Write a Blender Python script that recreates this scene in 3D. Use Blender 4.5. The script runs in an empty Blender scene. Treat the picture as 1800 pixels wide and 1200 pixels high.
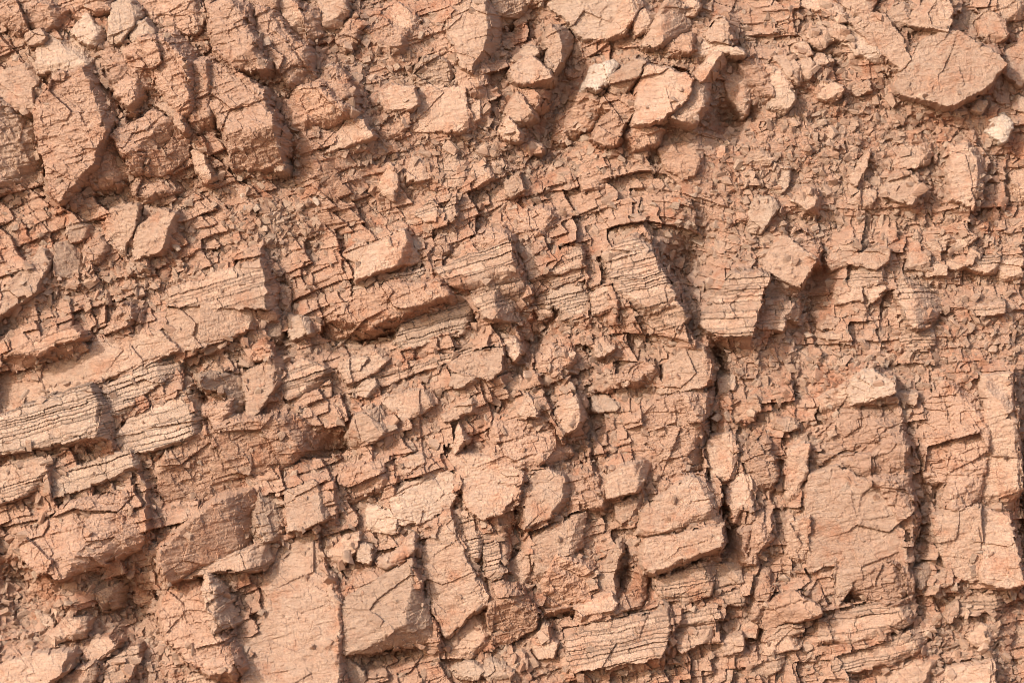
import bpy, math
import numpy as np

# ------------------------------------------------------------------ camera, sky, sun, exposure
S = 0.005                      # metres per photo pixel on the rock face
DIST = 30.0                    # camera to the middle of the face
PITCH = math.radians(3.0)      # the camera looks slightly up at the face
LEAN = math.tan(math.radians(10.0))
EYE = 1.7
sc = bpy.context.scene
FWD = np.array([0.0, math.cos(PITCH), math.sin(PITCH)])
UPV = np.array([0.0, -math.sin(PITCH), math.cos(PITCH)])
RGT = np.array([1.0, 0.0, 0.0])
CAM = np.array([0.0, -DIST * math.cos(PITCH), EYE])
MID = CAM + FWD * DIST

cam = bpy.data.cameras.new("camera")
cam.sensor_width = 36.0
cam.lens = 36.0 * DIST / (1800 * S)
cam.clip_start = 0.5
cam.clip_end = 3000.0
cam_o = bpy.data.objects.new("camera", cam)
sc.collection.objects.link(cam_o)
cam_o.location = CAM
cam_o.rotation_euler = (math.pi / 2 + PITCH, 0, 0)
sc.camera = cam_o

SUN_FRAME = np.array([-0.60, 0.45, 0.66])            # right, up, towards the camera
SUN_FRAME = SUN_FRAME / np.linalg.norm(SUN_FRAME)
SUND = SUN_FRAME[0] * RGT + SUN_FRAME[1] * UPV - SUN_FRAME[2] * FWD
EL = math.asin(SUND[2])
AZ = math.atan2(SUND[0], SUND[1])
world = bpy.data.worlds.new("World")
sc.world = world
world.use_nodes = True
wn = world.node_tree
sky = wn.nodes.new("ShaderNodeTexSky")
sky.sky_type = 'NISHITA'
sky.sun_disc = False
sky.sun_elevation = EL
sky.sun_rotation = AZ
sky.air_density = 1.0
sky.dust_density = 3.0
wn.links.new(sky.outputs[0], wn.nodes["Background"].inputs[0])
wn.nodes["Background"].inputs[1].default_value = 0.15
from mathutils import Vector
sun = bpy.data.lights.new("sun", 'SUN')
sun.energy = 2.0
sun.angle = math.radians(1.5)
sun.color = (1.0, 0.955, 0.89)
sun_o = bpy.data.objects.new("sun", sun)
sc.collection.objects.link(sun_o)
sun_o.rotation_euler = Vector(SUND).to_track_quat('Z', 'Y').to_euler()
sun_o.location = (-20, -20, 25)
vs = sc.view_settings
vs.view_transform = 'Standard'
vs.look = 'None'
vs.exposure = 0.83
vs.gamma = 1.0
vs.use_curve_mapping = False
sc.cycles.filter_width = 1.0
sc.cycles.max_bounces = 9
sc.cycles.diffuse_bounces = 7

# ------------------------------------------------------------------ numpy noise
rng = np.random.default_rng(11)
_ga = rng.uniform(0, 2 * np.pi, (256, 256))
GXT, GYT = np.cos(_ga).astype(np.float32), np.sin(_ga).astype(np.float32)
JX = rng.uniform(.12, .88, (256, 256)).astype(np.float32)
JY = rng.uniform(.12, .88, (256, 256)).astype(np.float32)
OFF = rng.uniform(-1, 1, (256, 256)).astype(np.float32)
SX = rng.uniform(-1, 1, (256, 256)).astype(np.float32)
SY = rng.uniform(-1, 1, (256, 256)).astype(np.float32)

def pn(x, y, seed=0):
    x = np.asarray(x, np.float32) + seed * 17.31
    y = np.asarray(y, np.float32) + seed * 9.77
    fx, fy = np.floor(x), np.floor(y)
    ix, iy = fx.astype(np.int32) & 255, fy.astype(np.int32) & 255
    dx, dy = x - fx, y - fy
    ix1, iy1 = (ix + 1) & 255, (iy + 1) & 255
    u = dx * dx * dx * (dx * (dx * 6 - 15) + 10)
    v = dy * dy * dy * (dy * (dy * 6 - 15) + 10)
    a = GXT[ix, iy] * dx + GYT[ix, iy] * dy
    b = GXT[ix1, iy] * (dx - 1) + GYT[ix1, iy] * dy
    c = GXT[ix, iy1] * dx + GYT[ix, iy1] * (dy - 1)
    d = GXT[ix1, iy1] * (dx - 1) + GYT[ix1, iy1] * (dy - 1)
    return ((a + (b - a) * u) * (1 - v) + (c + (d - c) * u) * v) * 1.5

def facet(x, y, seed=0, tilt=1.0, dome=0.0):
    """blocky noise: every cell is its own tilted plane; returns height and distance to the cell's edge"""
    x = np.asarray(x, np.float32) + seed * 13.7
    y = np.asarray(y, np.float32) + seed * 7.9
    fx, fy = np.floor(x).astype(np.int32), np.floor(y).astype(np.int32)
    d1 = np.full(x.shape, 9., np.float32)
    d2 = d1.copy()
    h = np.zeros(x.shape, np.float32)
    for i in (-1, 0, 1):
        for j in (-1, 0, 1):
            cx, cy = fx + i, fy + j
            kx, ky = cx & 255, cy & 255
            ex = x - cx - JX[kx, ky]
            ey = y - cy - JY[kx, ky]
            d = ex * ex + ey * ey
            near = d < d1
            d2 = np.where(near, d1, np.minimum(d2, d))
            hh = OFF[kx, ky] + tilt * (SX[kx, ky] * ex + SY[kx, ky] * ey)
            if dome:
                hh = hh - dome * np.sqrt(d)
            h = np.where(near, hh, h)
            d1 = np.where(near, d, d1)
    return h, np.sqrt(d2) - np.sqrt(d1)

def rot(x, y, deg):
    """coordinates along and across beds that climb to the right by deg"""
    c, s = math.cos(math.radians(deg)), math.sin(math.radians(deg))
    return x * c - y * s, x * s + y * c

def sstep(a, b, v):
    t = np.clip((v - a) / (b - a), 0, 1)
    return t * t * (3 - 2 * t)

# ------------------------------------------------------------------ the grid of the rock face (photo pixels)
STEP = 1.75
X0, X1, Y0, Y1 = -110, 1910, -90, 1290
gx = np.arange(X0, X1, STEP, dtype=np.float32)
gy = np.arange(Y0, Y1, STEP, dtype=np.float32)
NX, NY = len(gx), len(gy)
PX, PY = np.meshgrid(gx, gy)          # [row, column]

def to_world(px, py, h):
    """photo pixel on the leaning reference plane plus relief h (in pixels) towards the viewer"""
    u = (np.asarray(px, np.float64) - 900) * S
    v = (600 - np.asarray(py, np.float64)) * S
    V = v / (1 - LEAN * v / DIST)
    k = (DIST + LEAN * V) / DIST
    w = LEAN * V - np.asarray(h, np.float64) * S
    return (MID + (u * k)[..., None] * RGT + V[..., None] * UPV + w[..., None] * FWD)

# macro relief: bulges, hollows and gullies of the face (cx, cy, rx, ry, angle, height)
MACRO = [
    (300, 130, 330, 170, -25, 34), (1650, 110, 190, 110, 0, 16), (1170, 120, 90, 110, 20, 16),
    (990, 190, 60, 150, -12, -38), (905, 45, 70, 60, 0, -26), (560, 300, 95, 55, 20, 16), (505, 300, 30, 45, 0, -34),
    (1285, 205, 42, 34, 0, -50), (1205, 465, 42, 62, -20, -46), (1425, 540, 34, 95, -10, -34), (1255, 640, 22, 42, 0, -52),
    (640, 588, 70, 20, 17, -55), (300, 335, 280, 34, 4, -8), (90, 640, 90, 12, 15, -14), (200, 625, 150, 18, 14, -12), (225, 1080, 62, 62, 30, -70), (40, 1050, 70, 60, 0, -34), (20, 1010, 40, 30, 0, -20), (120, 1060, 40, 25, 20, 14),
    (1275, 920, 22, 70, 0, -34), (1330, 1120, 30, 40, 0, -24), (1803, 900, 18, 160, -3, -34), (1615, 950, 14, 150, -6, -14),
    (760, 1040, 22, 90, -18, -22), (690, 1150, 60, 25, 10, -30), (930, 620, 20, 110, -28, -26), (1030, 760, 22, 110, -22, -22),
    (1500, 820, 130, 230, -3, 16), (1700, 840, 80, 200, -3, 14), (1140, 480, 46, 130, -22, 22), (860, 480, 130, 60, 15, 14),
    (90, 720, 150, 70, 15, 14), (360, 560, 150, 50, 16, 10), (150, 930, 120, 70, 20, 20), (390, 930, 110, 60, 20, 14),
    (1190, 930, 90, 70, 10, 18), (850, 880, 220, 80, 10, 10), (560, 420, 70, 40, 0, -8), (500, 540, 22, 90, 0, -20),
    (1240, 760, 16, 120, 0, -26), (905, 960, 12, 60, 5, -26), (1100, 1030, 18, 40, 0, -22), (1770, 100, 30, 60, 0, -14),
    (450, 250, 90, 70, 0, 8), (1060, 150, 70, 80, 0, 8), (300, 690, 200, 60, 14, 6), (1290, 540, 60, 60, 0, 20),
    (820, 1110, 30, 60, 0, -16), (350, 690, 22, 60, 0, -10), (440, 700, 18, 50, 0, -14), (1380, 250, 160, 60, 0, 6),
]
M = np.zeros((NY, NX), np.float32)
for cx, cy, rx, ry, ang, hh in MACRO:
    ca, sa = math.cos(math.radians(ang)), math.sin(math.radians(ang))
    a = ((PX - cx) * ca - (PY - cy) * sa) / rx
    b = ((PX - cx) * sa + (PY - cy) * ca) / ry
    M += 1.5 * hh * np.exp(-(a * a + b * b))
# steps of the face: steep joint faces that look to the right, down each polyline (points, height, reach to the left)
SCARPS = [
    ("890,428 915,470 935,525", 24, 70), ("900,560 912,590 940,650 990,770", 24, 50), ("1135,405 1155,470 1195,545 1215,590", 34, 60),
    ("1240,610 1246,670 1236,760 1240,835", 34, 60), ("1577,700 1582,800 1600,950 1608,1080", 15, 60), ("1772,655 1780,760 1792,940 1795,1030", 32, 60),
    ("985,640 1020,720 1030,770 1060,880", 20, 40), ("555,920 575,1000 598,1060", 16, 40), ("725,985 745,1040 775,1125", 24, 50),
    ("462,455 484,490 487,545", 22, 50), ("437,665 440,740", 22, 40), ("433,17 450,67 478,118", 22, 45), ("300,85 340,160 364,248", 24, 40),
    ("157,130 190,170 222,216", 22, 40), ("487,33 520,80 552,140", 20, 40), ("915,845 905,905 890,1000", 20, 40), ("1116,808 1125,865", 20, 40),
    ("1262,850 1264,967", 26, 40), ("172,695 203,770", 20, 40), ("335,690 370,770", 20, 40), ("230,790 258,850 263,935", 24, 40),
    ("590,845 592,905", 16, 40), ("812,840 800,900 850,1040", 14, 40), ("1320,520 1318,590", 20, 35), ("1434,460 1402,510 1440,620", 20, 40),
    ("1350,830 1355,900 1330,1000", 16, 30), ("1300,815 1322,900", 14, 30), ("1713,255 1738,290 1714,362", 18, 35), ("480,625 505,660", 14, 30),
    ("755,455 775,520", 12, 30), ("860,600 890,690", 14, 40), ("1195,1080 1170,1150", 18, 40), ("1640,1000 1645,1100", 14, 30), ("90,815 90,860", 16, 30),
    ("1020,437 1030,500 1040,560", 14, 40), ("1075,500 1085,560", 16, 30), ("640,760 655,790", 12, 30), ("690,815 698,850", 12, 30),
]
def scarp_field(pts, hh, reach):
    P = np.array([[float(c) for c in q.split(',')] for q in pts.split()])
    pad = reach * 3.2
    c0 = max(0, int((P[:, 0].min() - pad - X0) / STEP)); c1 = min(NX, int((P[:, 0].max() + 14 - X0) / STEP))
    r0 = max(0, int((P[:, 1].min() - 40 - Y0) / STEP)); r1 = min(NY, int((P[:, 1].max() + 40 - Y0) / STEP))
    x, y = PX[r0:r1, c0:c1], PY[r0:r1, c0:c1]
    xe = np.interp(y, P[:, 1], P[:, 0]) + 5 * pn(y / 16, x * 0 + pts.__len__(), 3) + 3 * np.round(2 * pn(y / 30, x * 0 + hh, 5))
    d = xe - x
    ends = sstep(P[0, 1] - 30, P[0, 1], y) * (1 - sstep(P[-1, 1], P[-1, 1] + 30, y))
    M[r0:r1, c0:c1] += 1.35 * hh * ends * np.where(d > 0, np.exp(-d / reach), np.exp(-(d / 3.0) ** 2)) 
for a_ in SCARPS:
    scarp_field(*a_)

# shared detail fields
def jointed(a, b, bx, by, seed, tilt=(.16, .10), var=1.0):
    """blocks between bedding planes and steep joints; returns height in units of 1 and the distance to the nearest joint in pixels"""
    v = b / by + .28 * pn(a / (bx * 2.2), b / (by * 2.2), seed + 40)
    r = np.floor(v).astype(np.int32)
    fy = v - r
    u = a / bx + OFF[r & 255, (seed * 37) & 255] * 3.0 + .16 * pn(a / (bx * .9), b / (by * .9), seed + 41)
    u = u * (1 + .35 * OFF[(r + 91) & 255, (seed * 53) & 255])
    c = np.floor(u).astype(np.int32)
    fx = u - c
    i, j = (r + seed * 29) & 255, (c + seed * 61) & 255
    h = OFF[i, j] * var + (tilt[0] * 6 + SX[i, j] * .8) * (fx - .5) + (tilt[1] * 6 + SY[i, j] * .6) * (fy - .5)
    ex = np.minimum(fx, 1 - fx) * bx
    ey = np.minimum(fy, 1 - fy) * by
    return h.astype(np.float32), ex.astype(np.float32), ey.astype(np.float32)

n8 = pn(PX / 9, PY / 9, 9)
n20 = pn(PX / 21, PY / 21, 10)
n60 = pn(PX / 60, PY / 60, 11)
n150 = pn(PX / 150, PY / 150, 12)
fine = pn(PX / 4.2, PY / 4.2, 8)
# beds climb to the right; joints run down to the right, steeper towards the right side of the face
DIP = 17 - 13 * sstep(1050, 1350, PX) + 6 * sstep(900, 1100, PY) * sstep(1100, 1300, PX)
LEANJ = .42 - .34 * sstep(1050, 1400, PX) + .35 * (1 - sstep(500, 800, PX)) * (1 - sstep(250, 450, PY))
cD, sD = np.cos(np.radians(DIP)), np.sin(np.radians(DIP))
chx, _ = facet(PX / 15, PY / 15, 5)
chy, _ = facet(PX / 15, PY / 15, 6)
ch2, _ = facet(PX / 7, PY / 7, 7)
WX = 3.2 * pn(PX / 34, PY / 34, 1) + 1.2 * n8 + 2.4 * chx + 1.0 * ch2
WY = 3.2 * pn(PX / 34, PY / 34, 4) + 1.0 * fine + 2.4 * chy - 1.0 * ch2
QX = PX + 1.8 * pn(PX / 34, PY / 34, 1) + .4 * chx
QY = PY + 1.8 * pn(PX / 34, PY / 34, 4) + .4 * chy
JA = (QX - 900) - LEANJ * (QY - 600)
JB = (QX - 900) * sD + (QY - 600) * cD
j90, jx90, jy90 = jointed(JA, JB, 84, 46, 1, (.24, .12))
j40, jx40, jy40 = jointed(JA, JB, 42, 22, 2, (.22, .10))
j18, jx18, jy18 = jointed(JA, JB, 19, 9.5, 3)
j9, jx9, jy9 = jointed(JA, JB, 11, 5, 4)
RA, RB = rot(QX, QY, 16)
f45, e45 = facet(RA / 62, RB / 38, 1)
f80, e80 = facet(RA / 92, RB / 66, 9, 1.6)
c26, _ = facet(PX / 27 + .1 * n8, PY / 23 + .1 * n20, 20, 1.3, 1.1)
c13, _ = facet(PX / 13.5, PY / 11.5, 21, 1.2, 1.2)
c7, _ = facet(PX / 7.5, PY / 6.5, 22, 1.0, 1.0)
f20, e20 = facet(RA / 27, RB / 17, 2)
f9, e9 = facet(RA / 12, RB / 8, 3)
sa_, sb_ = rot(PX, PY, 17)
streak = pn(sa_ / 26, sb_ / 4.0, 13)
streak2 = pn(sa_ / 60, sb_ / 9.0, 16)
g1 = sstep(.18, .45, pn(PX / 48, PY / 48, 14))
g2 = sstep(.22, .48, pn(PX / 40, PY / 40, 15))
crk = g1 * np.exp(-(e80 / .022) ** 2) + .8 * g2 * np.exp(-(jx90 / 1.0) ** 2) + .8 * g1 * np.exp(-(jy90 / 1.0) ** 2)
_pit = np.clip(.18 - np.abs(n8 + .35 * fine), 0, 1)
_pm = sstep(.0, .3, pn(PX / 30, PY / 30, 17))
SMOOTH = 3.6 * f80 + 1.5 * f45 + .6 * f20 + .5 * j40 + .8 * n60 + .4 * n20 + .5 * n8 + .7 * fine + .8 * streak + .9 * streak2 + .5 * f9 - 1.0 * crk - 5 * _pm * _pit
ROUGH = 8.0 * f80 + 4.4 * f45 + 1.6 * j40 + 1.8 * f20 + 1.1 * f9 + .8 * n20 + .9 * np.abs(n8) + 1.0 * fine + 1.0 * streak + 1.6 * streak2 - (1.5 + 4 * _pm) * _pit - 1.8 * crk

# the face itself: jointed rock, thin beds, soil crust and rubble
scree = np.zeros((NY, NX), np.float32)
for cx, cy, rx, ry, w in [(1500, 240, 330, 130, 1), (1350, 420, 120, 90, .8), (870, 265, 200, 50, .9), (640, 110, 80, 110, .8),
                          (1700, 560, 150, 130, .7), (480, 385, 90, 45, 1), (1450, 640, 190, 45, .9), (60, 1090, 120, 80, .8),
                          (240, 1170, 120, 50, .8), (990, 190, 80, 120, 1), (1700, 1110, 110, 70, .7), (250, 480, 200, 45, .6), (570, 310, 80, 40, 1)]:
    scree = np.maximum(scree, w * np.exp(-(((PX - cx) / rx) ** 2 + ((PY - cy) / ry) ** 2) ** 2))
scree = np.clip(scree + .25 * n60, 0, 1)
CRUMB = 4.6 * c26 + 1.5 * c13 + .15 * c7 + 2.4 * j40 + .8 * n20 + .35 * fine + 3.5 * f45 + 4
BLOCKY = 11.0 * j90 + 5.4 * j40 + 1.0 * j18 + .2 * j9 + 2.6 * f45 + .8 * f20 + .4 * f9 + .5 * n20 + .4 * n8 + .5 * fine + .5 * streak \
    - 1.4 * np.exp(-(np.minimum(jx90, jy90) / 1.3) ** 2) - .5 * np.exp(-(np.minimum(jx40, jy40) / 1.2) ** 2)
f100, _ = facet(RA / 120, RB / 80, 4)
# long open joints and parted bedding planes that run across the whole face (points, width, depth)
FRACT = [
    ("905,440 938,525 962,560", 3, 14), ("893,575 945,660 1000,770 1030,850 1075,890", 3, 14), ("990,640 1030,750 1062,880", 2.5, 11),
    ("1135,390 1160,470 1200,540 1245,620 1246,680 1240,760 1246,840 1268,880 1268,965", 3.5, 18), ("1578,700 1585,800 1605,950 1610,1085", 2.2, 10),
    ("1772,660 1780,780 1795,950", 3, 16), ("560,920 578,990 600,1052 601,1210", 1.8, 9), ("735,935 745,1030 776,1122", 3, 14),
    ("1022,440 1040,560 1062,640", 2.2, 9), ("1370,780 1380,900 1376,1012", 2.6, 12), ("1300,800 1326,880 1310,980", 2.4, 11), ("1660,690 1668,800 1650,905", 2.2, 9),
    ("1715,925 1720,960 1718,1012", 1.6, 7), ("1467,985 1467,1066", 2, 9), ("-30,742 160,678 310,615 465,577", 1.8, 8), ("-30,805 100,780 215,735 340,688", 1.8, 8),
    ("590,700 760,628 890,598", 1.8, 8), ("480,965 560,921 680,880 790,823", 1.8, 8), ("1432,770 1480,726 1576,702", 2.2, 10), ("785,1122 855,1058", 2, 9),
    ("560,600 700,552 900,498", 1.6, 7), ("300,510 460,455 560,430", 1.6, 7), ("430,15 480,118", 2.4, 11), ("300,85 342,160 366,250", 2.6, 12),
    ("487,33 553,142", 2.4, 11), ("173,100 224,214", 2.4, 11), ("367,20 385,100 480,200 515,245", 2.2, 10), ("1130,943 1262,913", 1.8, 8), ("1140,1012 1262,972", 2, 9),
    ("0,935 120,880 235,835", 1.8, 8), ("310,1010 475,955", 1.8, 8), ("640,880 700,850 760,800", 1.6, 7), ("1240,1100 1440,1045 1600,1050", 1.6, 7), ("1620,1060 1800,1030", 1.6, 7),
    ("880,850 915,850 905,905 890,1000", 2.4, 11), ("815,840 800,895 850,1040", 1.8, 8),
]
CARVE = np.zeros((NY, NX), np.float32)
for pts, wd, dp in FRACT:
    P = np.array([[float(c) for c in q.split(',')] for q in pts.split()])
    c0 = max(0, int((P[:, 0].min() - 20 - X0) / STEP)); c1 = min(NX, int((P[:, 0].max() + 20 - X0) / STEP))
    r0 = max(0, int((P[:, 1].min() - 20 - Y0) / STEP)); r1 = min(NY, int((P[:, 1].max() + 20 - Y0) / STEP))
    x = PX[r0:r1, c0:c1] + WX[r0:r1, c0:c1] * .9
    y = PY[r0:r1, c0:c1] + WY[r0:r1, c0:c1] * .9
    d = np.full(x.shape, 1e6, np.float32)
    for (ax, ay), (bx, by) in zip(P[:-1], P[1:]):
        ex, ey = bx - ax, by - ay
        t = np.clip(((x - ax) * ex + (y - ay) * ey) / (ex * ex + ey * ey), 0, 1)
        d = np.minimum(d, (x - ax - t * ex) ** 2 + (y - ay - t * ey) ** 2)
    g = .45 + .55 * sstep(-.2, .3, n20[r0:r1, c0:c1] + .6 * n60[r0:r1, c0:c1])
    CARVE[r0:r1, c0:c1] = np.maximum(CARVE[r0:r1, c0:c1], (.72 * dp) * g * np.exp(-d / (wd * wd)))
BASE = -CARVE + M + 4.0 * f100 + 3 * n60 + scree * CRUMB + (1 - scree) * BLOCKY

# ------------------------------------------------------------------ materials
def rock_material(name, c1, c2, c3, red, redamt, bump=.55):
    m = bpy.data.materials.new(name)
    m.use_nodes = True
    nt = m.node_tree
    N, L = nt.nodes, nt.links
    bs = N["Principled BSDF"]
    bs.inputs["Roughness"].default_value = .95
    bs.inputs["Specular IOR Level"].default_value = .12
    geo = N.new("ShaderNodeNewGeometry")
    oi = N.new("ShaderNodeObjectInfo")
    def noise(scale, detail=4, rough=.6, mapping=None):
        n = N.new("ShaderNodeTexNoise")
        n.inputs["Scale"].default_value = scale
        n.inputs["Detail"].default_value = detail
        n.inputs["Roughness"].default_value = rough
        if mapping is None:
            L.new(geo.outputs["Position"], n.inputs["Vector"])
        else:
            L.new(mapping.outputs[0], n.inputs["Vector"])
        return n
    def ramp(src, p0, p1, a, b):
        r = N.new("ShaderNodeValToRGB")
        r.color_ramp.elements[0].position = p0
        r.color_ramp.elements[1].position = p1
        r.color_ramp.elements[0].color = (*a, 1)
        r.color_ramp.elements[1].color = (*b, 1)
        L.new(src, r.inputs[0])
        return r
    def mix(fac, a, b, mode='MIX', f=None):
        x = N.new("ShaderNodeMix")
        x.data_type = 'RGBA'
        x.blend_type = mode
        if f is not None:
            x.inputs[0].default_value = f
        else:
            L.new(fac, x.inputs[0])
        L.new(a, x.inputs[6])
        if isinstance(b, tuple):
            x.inputs[7].default_value = (*b, 1)
        else:
            L.new(b, x.inputs[7])
        return x.outputs[2]
    big = ramp(noise(1.7, 5, .6).outputs[0], .38, .62, c1, c2)
    mid = ramp(noise(9, 5, .65).outputs[0], .42, .66, (0, 0, 0), (1, 1, 1))
    col = mix(mid.outputs[0], big.outputs[0], c3)
    # iron-red staining in patches
    redm = ramp(noise(3.1, 6, .68).outputs[0], .62 - redamt * .3, .74 - redamt * .25, (0, 0, 0), (1, 1, 1))
    col = mix(redm.outputs[0], col, red)
    # streaks along the beds
    mp = N.new("ShaderNodeMapping")
    mp.inputs["Rotation"].default_value = (0, math.radians(16), 0)
    mp.inputs["Scale"].default_value = (.6, 1, 5)
    L.new(geo.outputs["Position"], mp.inputs[0])
    st = ramp(noise(9, 4, .6, mp).outputs[0], .35, .65, (.86, .85, .84), (1.1, 1.1, 1.1))
    col = mix(None, col, st.outputs[0], 'MULTIPLY', .8)
    # mineral grain
    gr = ramp(noise(150, 2, .7).outputs[0], .32, .68, (.72, .70, .69), (1.22, 1.22, 1.21))
    col = mix(None, col, gr.outputs[0], 'MULTIPLY', 1.0)
    hv = N.new("ShaderNodeHueSaturation")
    mr = N.new("ShaderNodeMapRange")
    mr.inputs[3].default_value = .86
    mr.inputs[4].default_value = 1.12
    L.new(oi.outputs["Random"], mr.inputs[0])
    L.new(mr.outputs[0], hv.inputs["Value"])
    L.new(col, hv.inputs["Color"])
    L.new(hv.outputs[0], bs.inputs["Base Color"])
    b1 = N.new("ShaderNodeBump")
    b1.inputs["Strength"].default_value = bump
    b1.inputs["Distance"].default_value = .02
    L.new(noise(85, 5, .7).outputs[0], b1.inputs["Height"])
    b2 = N.new("ShaderNodeBump")
    b2.inputs["Strength"].default_value = bump * .8
    b2.inputs["Distance"].default_value = .035
    L.new(noise(26, 6, .68, mp).outputs[0], b2.inputs["Height"])
    L.new(b2.outputs[0], b1.inputs["Normal"])
    L.new(b1.outputs[0], bs.inputs["Normal"])
    return m

MATS = {
    't': rock_material("tan_rock", (.415, .28, .205), (.44, .306, .23), (.395, .25, .178), (.385, .208, .136), .3),
    'c': rock_material("crusted_rock", (.425, .27, .195), (.45, .295, .217), (.40, .244, .172), (.385, .205, .133), .28, .7),
    'p': rock_material("pale_rock", (.43, .305, .23), (.45, .327, .25), (.405, .275, .203), (.385, .235, .163), .05),
    'w': rock_material("whitish_rock", (.53, .415, .335), (.56, .445, .365), (.50, .38, .30), (.45, .30, .22), .0),
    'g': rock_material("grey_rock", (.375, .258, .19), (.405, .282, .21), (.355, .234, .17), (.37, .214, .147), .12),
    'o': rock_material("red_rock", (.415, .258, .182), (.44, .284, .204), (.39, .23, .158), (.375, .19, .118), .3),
}
SOIL = rock_material("cliff_soil", (.45, .28, .2), (.475, .308, .225), (.425, .25, .172), (.405, .2, .126), .36, .65)

# ------------------------------------------------------------------ mesh from patches of the grid
def patch_mesh(name, H, keep, r0, c0, origin):
    """keep: bool per vertex of the window; a quad is made where any of its corners is kept"""
    q = keep[:-1, :-1] | keep[1:, :-1] | keep[:-1, 1:] | keep[1:, 1:]
    if q.sum() < 6:
        return None
    used = np.zeros(keep.shape, bool)
    used[:-1, :-1] |= q; used[1:, :-1] |= q; used[:-1, 1:] |= q; used[1:, 1:] |= q
    idx = np.full(keep.shape, -1, np.int32)
    rr, cc = np.nonzero(used)
    idx[rr, cc] = np.arange(len(rr))
    co = to_world(gx[c0 + cc], gy[r0 + rr], H[rr, cc]) - origin
    qr, qc = np.nonzero(q)
    f = np.stack([idx[qr, qc], idx[qr + 1, qc], idx[qr + 1, qc + 1], idx[qr, qc + 1]], 1)
    me = bpy.data.meshes.new(name)
    me.vertices.add(len(co))
    me.vertices.foreach_set("co", co.astype(np.float32).ravel())
    me.loops.add(f.size)
    me.loops.foreach_set("vertex_index", f.ravel().astype(np.int32))
    me.polygons.add(len(f))
    me.polygons.foreach_set("loop_start", np.arange(0, f.size, 4, dtype=np.int32))
    me.polygons.foreach_set("use_smooth", np.zeros(len(f), bool))
    me.update(calc_edges=True)
    return me

def link(name, data, loc, parent=None):
    o = bpy.data.objects.new(name, data)
    sc.collection.objects.link(o)
    o.location = loc
    if parent is not None:
        o.parent = parent
        o.location = np.asarray(loc) - np.array(parent.location)
    return o

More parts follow.
